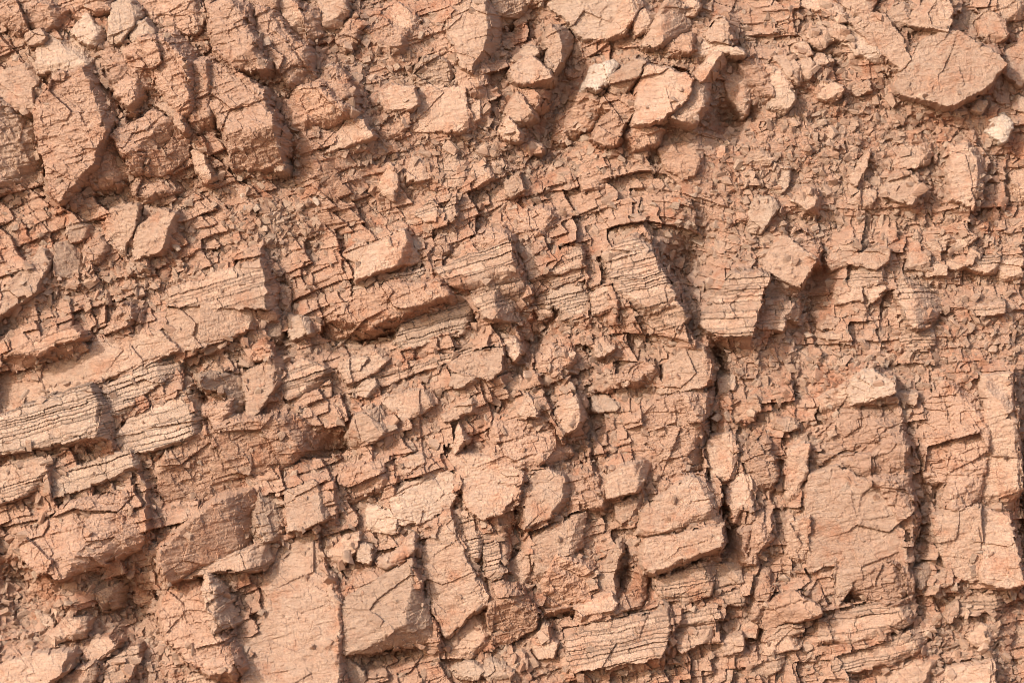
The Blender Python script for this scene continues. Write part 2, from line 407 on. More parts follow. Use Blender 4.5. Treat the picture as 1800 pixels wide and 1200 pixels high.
# ------------------------------------------------------------------ the rocks, traced one by one
# kind | surface+colour | height, slope to the right, slope downward [, dip] | front outline | lower side points x,y,h | label ; short name
# surface: s smooth, r rough, b bedded.  colour: t tan, p pale, g grey, o red
ROCKS = """
block|sp|34,.1,.35|72,97 83,77 123,67 167,90 173,100 157,128 107,135 100,127 75,130||pale cracked slab capping the big rough block at upper left;the pale capping slab at upper left
block|rt|54,.25,-.1|67,200 110,140 157,130 163,160 195,235 173,287 110,353 93,333 100,283 70,230|173,100,24 217,173,10 223,213,8 200,240,12|big rough tan block with a shaded right side at upper left;the big rough block at upper left
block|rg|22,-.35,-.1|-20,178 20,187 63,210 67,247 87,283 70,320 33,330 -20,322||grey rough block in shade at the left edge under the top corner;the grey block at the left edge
block|st|26,.1,.1|-20,142 63,110 73,133 60,160 65,200 20,187 -20,172||
block|rt|44,.2,.1|220,143 230,140 257,160 253,170 233,187 220,173||
block|rt|44,.25,.3|203,240 277,200 303,213 283,232 230,272|335,232,44 337,280,14 290,312,4 233,304,12|rough block with a shaded lower face in the boulder group at upper left;the shaded rough block in the upper left group
block|rt|24,.2,-.1|167,287 187,257 207,250 233,303 187,327 140,343 113,352||
boulder|rt|58,.2,.2|367,120 423,130 467,167 477,197 487,228 412,236 397,213 370,180|513,240,16 503,300,4 413,300,6|large rough boulder with a dark lower half left of the red gap;the large boulder with a dark lower half
block|rt|44,.25,-.05|337,117 367,120 370,180 373,240 360,247 343,233 333,207 330,167||
block|rt|40,.3,-.05|260,83 300,85 333,120 337,160 345,200 362,245 350,245 320,200 285,150||
slab|rt|54,.25,.0|370,10 433,17 450,67 473,113 467,125 423,123 390,100 383,60||long rough tan slab sloping down from the top edge, left third;the long rough slab at the top left
slab|rt|42,.2,-.05|460,27 483,33 520,80 540,87 550,133 550,147 520,157 473,97 460,57||
block|st|40,.2,.0|493,10 513,7 533,33 537,67 523,67 500,27||
block|rt|22,-.3,-.1|533,30 560,27 563,60 550,72 537,67||
block|ro|42,.2,-.25|497,215 513,178 530,165 560,155 580,180 624,202 590,220 530,235 510,237||
block|rt|48,.25,.1|560,150 578,122 603,128 629,185 620,200 585,180||
block|rt|26,.1,-.1|23,53 37,27 70,17 117,25 110,47 67,50 43,57||
block|st|30,.2,.1|53,67 77,57 86,68 82,78 63,82 53,73||
slab|sp|34,.15,.2|133,60 157,30 177,50 193,70 187,83 167,85 147,70||
slab|sp|38,.15,.2|200,73 203,20 227,7 257,27 247,43 233,60 220,80 203,80||bright smooth slab near the top edge, upper left quarter;the bright slab near the top left
block|sp|38,.3,.25|240,70 247,47 263,43 277,63 263,70 243,83||
block|rt|28,.2,.0|177,90 213,83 230,123 220,157 203,160 187,130||
block|rt|30,.2,.0|230,97 247,87 257,107 277,153 253,160 240,140||
block|st|40,.35,.0|287,190 300,190 320,207 333,230 330,233 307,207||
block|st|36,.35,.0|343,267 353,267 370,297 377,313 363,323 357,310||
stone|sp|52,.2,.1|483,270 500,267 500,300 490,302 480,283||small pale stone stuck on the large boulder above the red gap;the pale stone on the large boulder
block|rt|22,.1,.2|243,320 257,300 300,313 320,330 267,343 243,337||
slab|rt|24,.2,.1|0,22 30,5 60,0 78,8 36,26 10,45||
block|rt|24,.2,.05|120,12 150,-8 195,-8 198,20 160,28 130,38||
block|rt|30,.2,.05|262,20 300,-10 360,-10 366,40 350,60 300,55||
block|rt|30,.2,.05|440,-10 490,-10 486,20 452,22||
block|st|30,.2,.1|563,10 600,-10 612,20 600,50 572,48||
slab|st|24,.25,-.1|188,392 200,370 240,365 240,400 220,433 223,460 213,460 197,427||
block|st|28,.25,.0|237,430 247,400 285,370 310,378 290,432 285,445 240,455|318,395,4 306,440,2|upright tan block with a shaded right face, left third;the upright tan block at left
slab|sg|10,-.25,.0|97,467 103,433 123,423 153,447 153,473 123,487 100,483||grey recessed slab with cracks above the left layered beds;the grey recessed slab at left
block|st|12,-.1,.0|120,413 127,390 160,400 160,417 127,423||
block|rt|24,.2,.0|153,440 180,420 187,427 180,453 160,460||
slab|st|30,.15,.15|-20,548 -4,530 30,490 77,443 87,460 70,500 67,510 33,530 -20,568||smooth lit slab leaning up to the right at the left edge;the leaning lit slab at the left edge
ledge|bo|44,.05,.1|5,634 50,607 97,583 127,580 147,590 100,607 60,627 13,640||thin reddish ledge over a long shadow at left;the thin overhanging ledge at left
block|rt|30,.35,-.1|183,580 220,533 232,545 228,570 187,587|253,545,16 258,564,8|
slab|st|8,.06,.1|-20,652 93,640 157,610 233,580 287,587 313,613 260,637 200,657 157,677 117,697 -20,735||wide smooth tan bedding slab under the thin ledge at left;the wide smooth bedding slab at left
slab|st|20,.1,.1|283,580 300,547 360,533 366,570 352,610 310,617 293,597||
slab|st|24,-.05,.05|360,533 430,527 442,545 440,578 400,590 354,610|463,560,6 463,577,4|
ledge|bt|26,.12,.1|300,510 367,487 457,457 467,500 468,543 427,523 370,527 303,537|480,473,4 487,543,2|layered tan ledge ending in a shaded right face, left of centre;the layered ledge left of centre
ledge|bp|22,.1,.1|-20,738 110,697 160,677 173,700 173,765 100,777 17,793 -20,802|193,707,2 205,737,-2 205,772,-2|broad pale layered ledge at the left edge with shaded right end;the broad layered ledge at the left edge
ledge|bp|14,.1,.1|180,690 250,647 310,620 315,653 240,697 233,720 200,727||
ledge|bp|18,.12,.1|207,767 227,733 333,683 337,762 290,767 267,790 213,797|360,710,0 373,753,-4 360,777,-4|
block|sg|14,-.45,-.05|360,667 400,657 437,667 437,733 413,740 407,700 397,683 363,677||
block|st|28,.15,.05|427,660 480,630 483,687 457,720 437,740 437,683|503,623,8 505,645,4 490,668,4|
ledge|bt|14,.1,.1|483,667 533,633 550,640 597,657 560,690 510,700||
block|rt|22,.15,.0|360,720 407,703 410,733 393,753 367,733||
block|sg|14,-.2,.0|467,567 480,560 490,563 492,600 473,602 463,593||
block|sp|20,.2,.1|508,558 543,557 547,583 513,593||pale striped square stone left of the orange overhang;the striped square stone
stone|st|18,.2,.1|437,617 470,607 477,627 447,633||
block|st|14,.3,.0|490,503 507,510 508,550 497,560 488,547||
boulder|ro|20,.0,-.28|280,862 285,832 300,803 345,765 420,745 500,735 560,740 640,770 600,800 450,835 400,880 320,885 290,878||wide rough red bulge facing downward, left of centre;the wide rough red bulge
ledge|bt|24,.15,.1|-20,845 20,813 77,803 86,820 84,850 50,867 -20,885||
ledge|bp|14,.1,.12|90,837 133,820 207,800 230,790 236,820 207,833 150,857 103,873 93,860|258,800,2 250,828,0|
boulder|rt|22,.42,.1|30,957 127,883 123,950 137,987 110,1013 83,1003 47,987|170,880,46 227,863,40 257,933,30 247,963,14 193,987,8 150,993,12|big rough boulder with a bright left flank, lower left;the big boulder at lower left
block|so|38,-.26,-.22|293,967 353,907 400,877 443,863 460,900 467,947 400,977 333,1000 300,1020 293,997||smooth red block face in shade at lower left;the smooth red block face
block|rg|16,-.4,-.1|463,863 487,867 510,940 480,947 467,947 457,900||
block|st|28,.15,.1|503,863 557,843 563,880 567,913 530,930 510,933|592,900,2 575,918,0|
ledge|bt|40,.05,.1|310,1007 383,983 473,953 477,987 457,997 393,997 333,1013||thin layered ledge casting a shadow on the smooth grey slab, lower left;the thin ledge at lower left
boulder|rt|40,.2,.1|290,1053 340,1013 367,1003 380,1040 377,1103 397,1120 430,1167 367,1173 320,1140 297,1117 287,1073||rounded crusty rock bulge beside the dark hollow, lower left;the rounded crusty bulge
block|rg|54,.5,.0|360,1015 370,1007 378,1040 384,1106 374,1104 366,1050|393,1020,34 433,1090,10 427,1098,8|grey wedge shaped rock leaning on the crusty bulge, lower left;the grey leaning wedge
slab|st|10,.05,.05|430,1210 410,1123 467,1100 473,1047 460,1033 477,987 480,963 533,930 553,923 560,993 580,1003 597,1050 598,1210||large smooth slab at bottom left of centre with shadows on its edge;the large smooth slab at the bottom left
stone|st|22,.2,.0|483,1167 507,1153 523,1130 527,1137 517,1160 493,1170||
block|rg|14,-.3,-.05|140,1000 177,1000 203,1033 200,1067 180,1070 163,1043||
block|ro|-6,.1,-.1|230,1033 270,1047 247,1070 227,1057||
block|ro|-14,.1,.1|237,1113 253,1097 280,1107 253,1130||
block|ro|16,.1,-.1|47,1017 60,1007 97,1017 100,1047 77,1057 53,1043||
slab|st|26,.15,.15|-20,1182 20,1157 67,1147 120,1143 113,1177 83,1199 -20,1215|142,1148,2 136,1172,0|
block|st|22,.2,.15|143,1160 163,1130 193,1120 203,1133 180,1153 157,1167||
slab|st|24,.15,.1|105,1215 113,1190 170,1163 170,1183 147,1215||
ledge|bt|16,.1,.1|190,1163 240,1140 233,1177 213,1210 185,1210||
ledge|bt|14,.1,.1|330,1210 337,1190 360,1177 393,1180 385,1210||
stone|st|20,.1,.1|87,1110 117,1090 150,1093 147,1117 100,1127||
stone|sp|12,.2,.2|60,1077 87,1087 90,1093 77,1097||
slab|st|44,.18,.05|788,57 787,27 807,7 813,-15 847,-15 853,27 855,67 833,117 830,123 813,117 817,90 797,80|882,40,10 879,75,4 855,124,6 838,126,10|tall smooth tapering slab standing at the top edge, centre;the tall tapering slab at the top
slab|rt|26,.2,.0|757,90 787,30 797,80 817,97 813,117 787,107||
block|rg|20,-.2,-.1|867,17 877,-15 930,-15 920,27 900,57 893,57 883,37||pointed block hanging from the top edge beside the tall slab;the pointed hanging block
slab|st|22,.3,.0|687,37 700,7 723,33 737,37 723,63 697,57||
block|rt|24,.15,.1|647,53 673,40 723,63 723,90 707,97 663,77||
stone|rt|22,.2,.1|600,77 620,40 633,43 627,63 607,83||
block|rg|26,.1,-.4|733,133 747,113 773,110 800,120 810,143 800,148 743,148||
slab|st|26,.12,.12|728,190 733,170 747,153 817,160 820,223 807,230 730,230||flat square slab with a straight right edge, upper centre;the flat square slab
block|st|26,.15,.1|667,167 687,153 730,157 733,187 727,193 680,197 673,187|680,206,6 728,203,6|
block|rt|26,.0,.0|803,133 817,123 847,123 850,157 847,173 820,160||
stone|st|24,.3,.1|822,187 840,180 840,207 827,213||
boulder|st|52,.1,.3|898,130 913,110 937,103 963,127 967,140 950,140 920,150 903,143|965,150,22 953,160,12 922,156,20|rounded pale boulder perched in the gully at top centre;the perched boulder in the gully
slab|sg|36,.1,.1|902,107 927,83 943,87 943,97 917,107||
stone|st|54,.4,.05|958,70 970,47 980,58 986,85 981,115 973,130 963,117|1000,50,34 1009,64,22 1007,82,16 992,112,16|
stone|st|44,.3,.0|890,197 910,167 933,200 937,207 923,217 903,220||
stone|ro|38,.1,-.2|913,160 950,163 947,180 933,193 923,177||
stone|st|34,.3,.0|880,230 893,210 913,237 907,247 887,240||
slab|sp|8,.1,.1|967,5 1000,-15 1115,-15 1090,35 1070,68 1030,67 1007,45||broad dusty pale slab at the top edge right of the gully;the dusty pale slab at the top
slab|st|36,.25,.1|1070,67 1110,-10 1128,10 1093,57||
stone|st|30,.2,.1|1113,37 1133,23 1142,33 1140,53 1120,63||
boulder|st|26,.6,.1|1128,83 1143,47 1160,30 1162,75 1150,88|1177,-5,40 1200,12,26 1218,47,6 1190,77,8|pyramid shaped boulder with a shaded right side, top edge;the pyramid shaped boulder
stone|ro|30,.1,.0|1180,83 1200,70 1212,73 1210,100 1190,103 1178,97||
slab|sw|40,.15,.3|1030,153 1047,123 1077,110 1083,117 1067,147 1043,157||smooth pale oval slab in the upper centre right boulder cluster;the pale oval slab
slab|st|38,.2,.1|1073,143 1120,110 1130,113 1113,143 1097,167 1077,163||
block|st|46,.12,.12|1113,217 1120,160 1133,120 1160,125 1200,138 1213,148 1200,180 1180,200 1140,222 1120,222|1140,230,18 1184,208,16|big smooth wedge shaped block beside the shadowed hollow;the big smooth wedge block
slab|st|56,.2,.1|1180,207 1217,150 1243,150 1243,170 1213,217 1195,213||leaning slab casting its shadow into the round hollow;the leaning slab by the hollow
block|ro|36,.25,.0|1040,243 1077,190 1110,197 1083,257 1063,258|1114,205,18 1092,256,8|
block|ro|32,.2,.1|1057,190 1070,172 1110,177 1110,195 1077,192||
stone|ro|30,.15,.1|1107,240 1120,230 1160,233 1157,247 1110,260||
block|ro|32,.3,-.1|1000,213 1020,173 1057,167 1057,187 1043,220 1007,233||
stone|ro|18,.3,.1|977,243 987,207 997,230 990,247||
block|bt|20,.1,.1,5|767,320 773,293 800,283 823,287 822,323 773,333||
stone|st|20,.15,.1|830,290 853,290 863,310 833,327||
stone|st|20,.2,.1|717,300 727,277 750,277 752,313 720,317||
stone|st|20,.25,.1|667,330 683,293 697,310 693,350 673,340||
stone|st|22,.15,.1|887,323 913,310 917,333 900,343 890,340||
block|bt|24,.25,.1|728,373 763,353 768,370 768,393 750,393|778,372,4 775,395,2|
block|bt|26,.25,.1|776,390 780,367 800,343 803,380 793,390|812,355,4 810,385,2|
stone|rt|18,.1,.1|1030,307 1043,297 1067,300 1057,327 1033,330||
slab|st|30,.2,.05|575,270 600,235 620,205 640,215 660,245 600,262|602,272,8 655,254,8|
stone|ro|28,.25,.0|670,230 683,217 713,220 697,247 677,245||
stone|st|16,.1,.2|913,257 933,250 950,263 923,270||
boulder|st|42,.08,.1|1573,153 1617,83 1647,63 1673,60 1733,97 1753,123 1717,160 1713,167 1667,177 1657,190 1617,180 1577,167|1742,147,14 1717,175,6 1673,195,6|large angular boulder with a shaded underside, upper right;the large angular boulder at upper right
slab|st|34,.15,.1|1490,40 1523,27 1550,33 1583,87 1593,110 1580,127 1540,93 1513,60||long tan slab slanting down to the large angular boulder;the long slanting slab at upper right
slab|sp|26,.1,.2|1483,77 1493,43 1517,63 1547,110 1537,110 1507,97||
slab|st|22,.1,.1|1403,10 1430,-12 1463,-12 1493,27 1487,37 1467,27 1433,20||
block|st|32,.1,.1|1480,7 1487,-12 1543,-12 1520,30 1500,23||
stone|st|30,.2,.1|1553,43 1570,17 1600,10 1593,30 1577,53||
block|st|40,.1,.1|1590,43 1610,20 1627,3 1657,-12 1668,27 1660,60 1623,53|1668,45,16 1660,68,14|
slab|sg|2,-.15,.0|1673,20 1723,17 1733,73 1700,67 1673,47||
block|st|28,.1,.1|1717,37 1733,23 1760,40 1767,63 1740,80 1720,63||
block|st|30,.1,.1|1747,13 1760,-12 1793,-12 1797,30 1767,40 1753,33||
slab|st|26,.1,.15|1753,100 1793,73 1840,60 1840,115 1787,150 1755,122||smooth lit slab at the right edge beside the angular boulder;the lit slab at the upper right edge
block|st|30,.15,.15|1237,63 1260,33 1273,37 1280,80 1240,73|1296,78,12|
slab|sp|28,.1,.25|1210,93 1220,73 1253,73 1303,97 1267,93 1227,110||
slab|st|48,.3,.3|1217,137 1250,97 1266,98 1240,140 1227,150|1277,104,26 1277,115,14 1247,150,10|
block|rt|24,.15,.0|1300,110 1327,100 1353,153 1357,167 1317,167||
block|st|20,.2,.1|1277,143 1290,130 1313,140 1317,180 1310,197 1283,170||
slab|st|24,.2,.1|1343,117 1367,123 1387,157 1377,160 1353,143||
slab|st|28,.15,.1|1363,100 1387,103 1413,140 1400,150 1380,130||
stone|st|28,.15,.1|1393,117 1413,103 1437,127 1420,137||
stone|sp|30,.3,.1|1353,183 1363,157 1373,157 1393,173 1373,200 1363,200||
boulder|st|34,.1,.15|1433,163 1447,147 1477,160 1473,173 1457,180 1440,173||small rounded boulder alone on the upper right rubble slope;the lone small boulder
stone|st|24,.1,.1|1430,103 1447,100 1458,107 1453,117 1433,115||
stone|st|26,.1,.1|1420,63 1437,50 1460,63 1460,73 1440,87 1423,73||
stone|st|26,.1,.1|1457,57 1470,43 1488,60 1487,70 1473,72||
stone|st|24,.1,.1|1390,93 1397,77 1413,80 1423,97 1407,103||
stone|st|18,.1,.1|1497,157 1520,147 1527,160 1507,167||
stone|sw|34,.2,.3|1737,233 1740,213 1763,203 1773,217 1767,247 1757,250||bright whitish faceted stone near the right edge;the whitish faceted stone
stone|sp|22,.2,.2|1707,193 1717,180 1727,183 1717,197||
stone|sp|24,.2,.2|1780,190 1790,173 1810,180 1810,200||
rib|st|34,.15,.0|1663,287 1667,260 1693,257 1708,283 1706,360 1690,363 1667,353|1716,253,20 1740,283,4 1726,340,2 1710,364,4|standing reddish rock rib with a shaded right side, upper right;the standing rib at upper right
slab|st|22,.15,.2|1570,293 1593,263 1627,253 1637,273 1630,287 1600,293||
block|st|30,.15,.1|1557,323 1577,303 1597,307 1615,327 1599,360 1567,347 1550,347|1620,330,8 1613,364,4|square block with a dark right end on the right slope;the square dark ended block
slab|sp|24,.2,.1|1320,360 1327,350 1360,353 1367,363 1333,410 1317,405||
stone|sp|18,.3,.1|1357,330 1377,297 1390,297 1380,327 1360,350||
stone|st|26,.2,.2|1390,353 1403,333 1430,333 1430,363 1417,370|1448,353,6 1443,380,4|
stone|st|18,.3,.1|1493,317 1513,280 1527,270 1520,290 1500,323||
stone|st|18,.2,.2|1493,360 1510,338 1523,330 1537,340 1530,363 1510,370||
slab|so|16,.1,.1|1160,265 1200,252 1237,262 1247,273 1220,307 1200,312 1170,295||
stone|st|14,.1,.1|1313,277 1333,263 1353,270 1350,287 1327,293||
stone|st|26,.2,.1|1200,13 1213,-10 1233,-10 1220,27 1207,27||
block|st|16,.1,.1|1780,307 1800,300 1830,310 1830,350 1780,350||
slab|st|48,.12,.08|627,490 637,460 650,433 710,407 714,423 702,450 697,467 633,490|745,462,18 718,470,10 627,502,10|tan slab overhanging its shaded lower edge, left of centre top;the overhanging tan slab
ledge|bp|20,.1,.2|620,510 667,490 743,477 753,493 713,500 633,510||
slab|ro|44,.04,.06|558,590 575,555 600,545 633,517 700,503 767,503 787,517 747,530 710,547 630,580 575,597||orange pitted slab overhanging a dark red recess, centre left;the orange overhanging slab
ledge|bt|32,.08,.08|767,473 860,440 895,428 899,457 887,477 863,483 817,497 787,500|912,460,8 930,497,-4 936,532,-8 915,500,-4|layered ledge ending at the long dark joint, centre;the layered ledge at the central joint
block|bt|34,.15,.05|830,513 867,497 870,533 873,557 853,557 833,533|902,507,8 914,547,0 918,572,-4 877,562,2|
ledge|bp|16,.06,.1|710,560 750,543 820,523 840,550 847,573 787,590 710,613 667,630 700,600||sunlit layered rock below the orange overhang, centre;the sunlit layered rock at centre
ledge|bt|14,.06,.1|590,690 667,657 767,627 887,600 883,613 800,630 700,663 617,693||
slab|st|24,.08,.05|797,633 883,607 880,653 857,667 840,647 800,653 787,643|888,615,8 874,662,6|
block|sg|26,.1,.15|790,677 797,657 833,647 840,653 830,670 813,680|858,668,4 832,682,6|
slab|st|28,.05,.15|673,700 723,690 763,690 760,710 740,727 710,737 683,717||leaf shaped flat slab left of centre;the leaf shaped slab
slab|st|20,.2,.1|613,770 627,733 667,717 683,753 643,783 620,780||
stone|sp|20,.15,.15|623,693 637,673 657,667 662,683 650,697||
slab|st|22,.1,.1|777,727 827,700 827,723 783,740|855,708,2 850,730,0|
block|st|26,.3,.0|793,783 806,745 813,753 813,777 800,797|828,775,4 808,797,4|
slab|rt|20,.08,.06|873,783 877,753 923,743 963,730 977,747 990,773 1000,795 985,812 917,830 873,820||
stone|st|30,.3,.1|913,723 930,690 940,712 944,732 920,733|956,730,6|
block|st|28,.2,.1|973,720 987,707 1010,693 1018,720 1015,748 997,760 983,747|1030,735,10|
stone|st|24,.15,.1|877,680 910,663 923,680 897,697||
stone|st|22,.2,.1|890,600 903,597 913,617 907,630 893,617||
block|bt|26,.1,.1|960,477 997,437 1020,437 1022,467 977,480 963,483||
block|sg|8,-.1,.0|913,443 930,437 950,467 953,487 927,487 910,467||
ledge|bt|22,.1,.1|970,497 997,480 1027,473 1027,483 973,503||
block|bp|26,.1,.08|960,537 973,507 1033,490 1037,553 993,560 980,533 963,540||pale layered square block right of the central joint;the pale layered block
block|bt|10,.0,.0|937,540 940,513 970,503 963,527 967,557 953,563 943,550||
block|bt|24,.12,.08|1037,517 1070,503 1071,547 1040,553|1088,512,4 1085,545,2|
rib|bt|28,.15,.1|1060,450 1133,407 1143,420 1153,467 1180,517 1200,560 1180,590 1120,560 1085,520||long layered rib falling to the dark rubble pocket, right of centre;the long layered rib
slab|st|28,.12,.08|1160,690 1175,640 1205,612 1235,612 1245,640 1243,668 1225,680 1190,685||
block|st|24,.2,.0|1040,683 1067,653 1080,667 1080,690 1047,683||
stone|sp|20,.1,.2|1043,700 1063,697 1090,710 1080,720 1047,720||
block|rt|28,.1,.05|1080,660 1133,627 1150,645 1120,665 1083,670|1165,652,12 1160,670,4 1120,682,4 1085,682,6|
stone|st|22,.15,.15|1038,603 1070,590 1077,613 1050,623||
block|rt|18,.15,.1|947,647 967,613 997,613 1000,630 977,657||
block|rt|16,.1,.0|753,443 773,417 787,437 790,450 767,453||
stone|rt|20,.1,.1|827,430 853,417 883,413 887,430 853,437||
stone|st|22,.2,.1|607,450 640,427 650,437 627,460||
stone|sp|18,.2,.2|607,647 620,630 643,630 633,650||
stone|sg|12,.0,.1|585,592 610,592 640,610 645,617 620,617||
block|rt|22,.1,.1|860,400 905,375 960,372 985,400 940,418 890,415||
block|st|26,.12,.08|1340,457 1360,433 1383,420 1430,457 1427,467 1400,503 1387,497 1343,473|1436,462,10 1405,508,8|six sided cracked block above the narrow dark gully, right;the six sided cracked block
block|rt|28,.1,.1|1387,413 1420,400 1437,427 1433,457 1420,453||
block|bt|20,.1,.1,2|1245,540 1262,523 1287,480 1333,480 1347,487 1318,523 1315,587 1257,590 1233,570|1333,530,4 1320,588,2|layered knob of flat blocks right of the dark rubble pocket;the layered knob
block|bt|18,.1,.1,2|1337,553 1347,530 1380,530 1404,545 1400,560 1357,560||
stone|bt|18,.1,.1,2|1330,570 1337,560 1377,563 1373,580 1333,573||
block|st|26,.1,.1|1493,457 1520,440 1560,437 1556,460 1537,473 1497,463|1568,440,8 1566,466,6|
stone|st|22,.1,.1|1457,453 1467,437 1500,420 1507,440 1487,467 1463,473||
ledge|bt|20,.1,.1,3|1493,500 1500,480 1550,473 1557,497 1507,503||
stone|st|18,.1,.1|1473,527 1477,510 1510,507 1510,527||
stone|st|18,.1,.1|1515,507 1553,507 1530,527||
stone|st|28,.1,.15|1598,473 1600,447 1627,447 1630,473||pale cube shaped stone at the left end of the right slab row;the cube shaped stone
stone|st|24,.1,.1|1630,480 1640,467 1657,467 1657,483||
slab|st|24,.05,.1|1660,467 1670,457 1710,453 1707,463 1667,470||
slab|bt|24,.05,.1,2|1710,457 1753,453 1753,480 1703,470||
block|st|22,.05,.1|1757,460 1793,457 1790,490 1757,490||
stone|st|22,.1,.1|1663,427 1697,407 1710,417 1693,433||
stone|st|20,.1,.1|1630,427 1663,420 1660,437 1637,437||
rib|bt|34,.4,.1,4|1570,520 1583,483 1597,510 1603,540 1607,580 1593,567|1653,523,16 1667,540,4 1643,570,4|pointed layered fin with a shaded right side on the right slope;the pointed layered fin
ledge|bt|20,.1,.1,6|1583,593 1627,580 1637,583 1640,603 1593,620||
ledge|bt|20,.1,.1,4|1707,543 1760,533 1760,547 1713,553||
boulder|sp|38,.08,.2|1483,687 1500,660 1527,650 1563,667 1563,690 1533,697 1510,706 1493,708|1562,698,14 1505,716,10|smooth pale boulder resting on the big lower right slab;the smooth pale boulder
block|st|22,.1,-.1|1440,700 1490,673 1483,693 1463,723 1447,727||
slab|sg|22,.05,.2|1567,690 1607,693 1603,710 1570,697||
stone|st|22,.1,.1|1360,750 1367,733 1400,737 1403,747 1373,757||
stone|st|14,.2,.1|1447,577 1457,560 1473,560 1467,573||
stone|st|14,.1,.1|1447,590 1477,587 1480,600 1457,600||
block|st|18,.1,.0|1283,713 1327,700 1330,717 1310,743 1287,760||
block|st|18,.1,.1|1243,700 1267,700 1270,723 1257,733 1243,727||
stone|sp|22,.15,.15|1263,667 1287,663 1287,680 1267,687||
slab|rt|20,.08,.05|1436,772 1480,725 1575,702 1580,780 1582,835 1520,842 1470,815 1425,825||
slab|st|24,.08,.02|1416,905 1420,832 1470,820 1520,848 1552,870 1570,905 1582,955 1588,1000 1560,985 1500,1010 1470,1060 1465,985 1420,1000||tall broad pitted slab filling the lower right;the tall broad slab at lower right
block|rt|28,.1,-.15|1470,1062 1502,1012 1560,988 1590,1004 1600,1045 1588,1072 1540,1060||
block|rt|20,.1,.0|1420,1002 1463,990 1464,1062 1440,1068 1424,1040||
block|rt|34,.1,-.05|1530,846 1584,838 1594,880 1600,950 1584,952 1572,905 1556,870||
rib|rt|16,.1,.0|1618,715 1660,682 1666,760 1662,850 1648,905 1636,890 1626,830||
rib|rt|22,.1,.0|1668,682 1722,658 1728,720 1724,800 1716,885 1668,892 1666,820||broad rough vertical rib near the right edge, lower half;the broad right rib
rib|st|24,.1,.0|1728,664 1768,660 1772,720 1785,850 1790,905 1722,888 1727,800||
slab|st|26,.1,.03|1637,908 1668,897 1712,890 1716,930 1719,1014 1700,1017 1667,1005 1640,930||smooth slab left of a vertical crack near the right edge;the cracked slab near the right edge
slab|st|30,.1,.03|1718,892 1765,905 1787,1020 1765,1027 1722,1017 1719,930||
rib|st|12,.15,.0|1810,690 1870,680 1880,900 1830,960 1812,900||
block|st|44,.12,.1|1125,935 1130,900 1180,860 1210,840 1237,850 1260,877 1263,910 1200,928 1150,940||big smooth squared block right of the niche, lower centre right;the big squared block
block|st|40,.1,.05|1130,990 1135,945 1263,917 1263,955 1200,972 1145,998|1262,970,14 1200,988,14 1148,1010,14|
block|bt|34,.1,.05|1150,1020 1200,1000 1257,983 1253,1013 1243,1040 1200,1057 1165,1050||
block|st|26,.1,.1|1253,1013 1260,990 1300,990 1303,1017 1263,1027||
block|bt|24,.1,.1|1255,1057 1263,1033 1303,1030 1303,1057||
ledge|bt|28,.08,.1|1190,1085 1257,1063 1260,1083 1240,1093 1195,1103||
ledge|bt|26,.08,.1|1190,1113 1260,1097 1260,1117 1195,1143||
stone|st|28,.1,.15|1270,1127 1300,1117 1303,1137 1273,1147||
stone|st|26,.15,.1|1300,1107 1313,1090 1330,1100 1327,1117 1303,1117||
stone|rt|22,.1,.1|1283,1153 1323,1143 1330,1153 1310,1167 1290,1163||
rib|st|24,.15,.0|1243,800 1250,770 1285,765 1300,820 1273,857 1263,860 1250,830||
block|st|24,.25,.0|1277,863 1300,833 1317,843 1323,867 1303,890 1290,913||
block|rt|26,.15,.0|1310,807 1343,780 1360,830 1353,863 1337,877 1317,837||
rib|rt|22,.15,.0|1303,987 1310,933 1347,913 1350,940 1323,967 1323,987||
rib|rt|24,.25,.0|1325,1030 1345,1000 1349,1033 1337,1090 1330,1083||
rib|st|24,.15,.0|1383,790 1417,780 1412,830 1400,860 1387,903 1382,867||
rib|st|26,.15,.0|1383,913 1417,910 1413,987 1387,1013 1382,950||
block|so|34,.1,.05|1350,1062 1365,1045 1400,1036 1438,1066 1436,1074 1400,1062|1337,1099,14 1347,1106,12 1400,1090,12 1442,1084,14|
slab|st|22,.08,.15|1343,1123 1350,1107 1407,1097 1407,1107 1367,1120||
slab|st|24,.08,.15|1343,1137 1350,1127 1403,1113 1407,1130 1347,1147||
ledge|bt|24,.08,.1,10|1440,1090 1500,1070 1590,1050 1597,1090 1520,1127 1440,1140||
ledge|bt|22,.08,.1,12|1460,1150 1530,1130 1640,1095 1640,1130 1560,1165 1470,1180||
slab|st|22,.1,.15|1320,1173 1340,1157 1377,1147 1373,1167 1333,1190||
stone|st|22,.15,.1|1633,1030 1643,1010 1663,1000 1667,1020 1647,1030||
stone|sg|14,-.1,.0|1603,1013 1610,997 1637,990 1637,1007 1617,1030||
ledge|bt|20,.06,.1,3|1683,1060 1713,1040 1767,1040 1767,1063 1743,1073 1687,1077||
stone|st|22,.2,.1|1657,1083 1680,1057 1680,1070 1667,1090||
slab|st|28,.1,.12|1645,1215 1647,1193 1667,1173 1740,1163 1745,1215||
stone|st|22,.1,.1|1700,1120 1722,1098 1742,1105 1738,1128 1712,1133||
block|st|20,.1,.1|1540,1190 1600,1165 1640,1160 1632,1215 1545,1215||
slab|st|34,.1,.04|747,960 763,930 787,897 803,947 827,1000 857,1047 853,1057 807,1093 787,1117 767,1077 740,1020||bright smooth slanting slab between two joints, lower centre;the bright slanting slab
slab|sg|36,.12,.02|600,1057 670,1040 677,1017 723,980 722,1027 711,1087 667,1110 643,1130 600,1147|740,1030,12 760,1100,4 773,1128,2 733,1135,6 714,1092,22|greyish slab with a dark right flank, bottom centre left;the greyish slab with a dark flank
block|st|28,.1,.08|780,1123 843,1080 853,1087 860,1137 827,1157 787,1153||
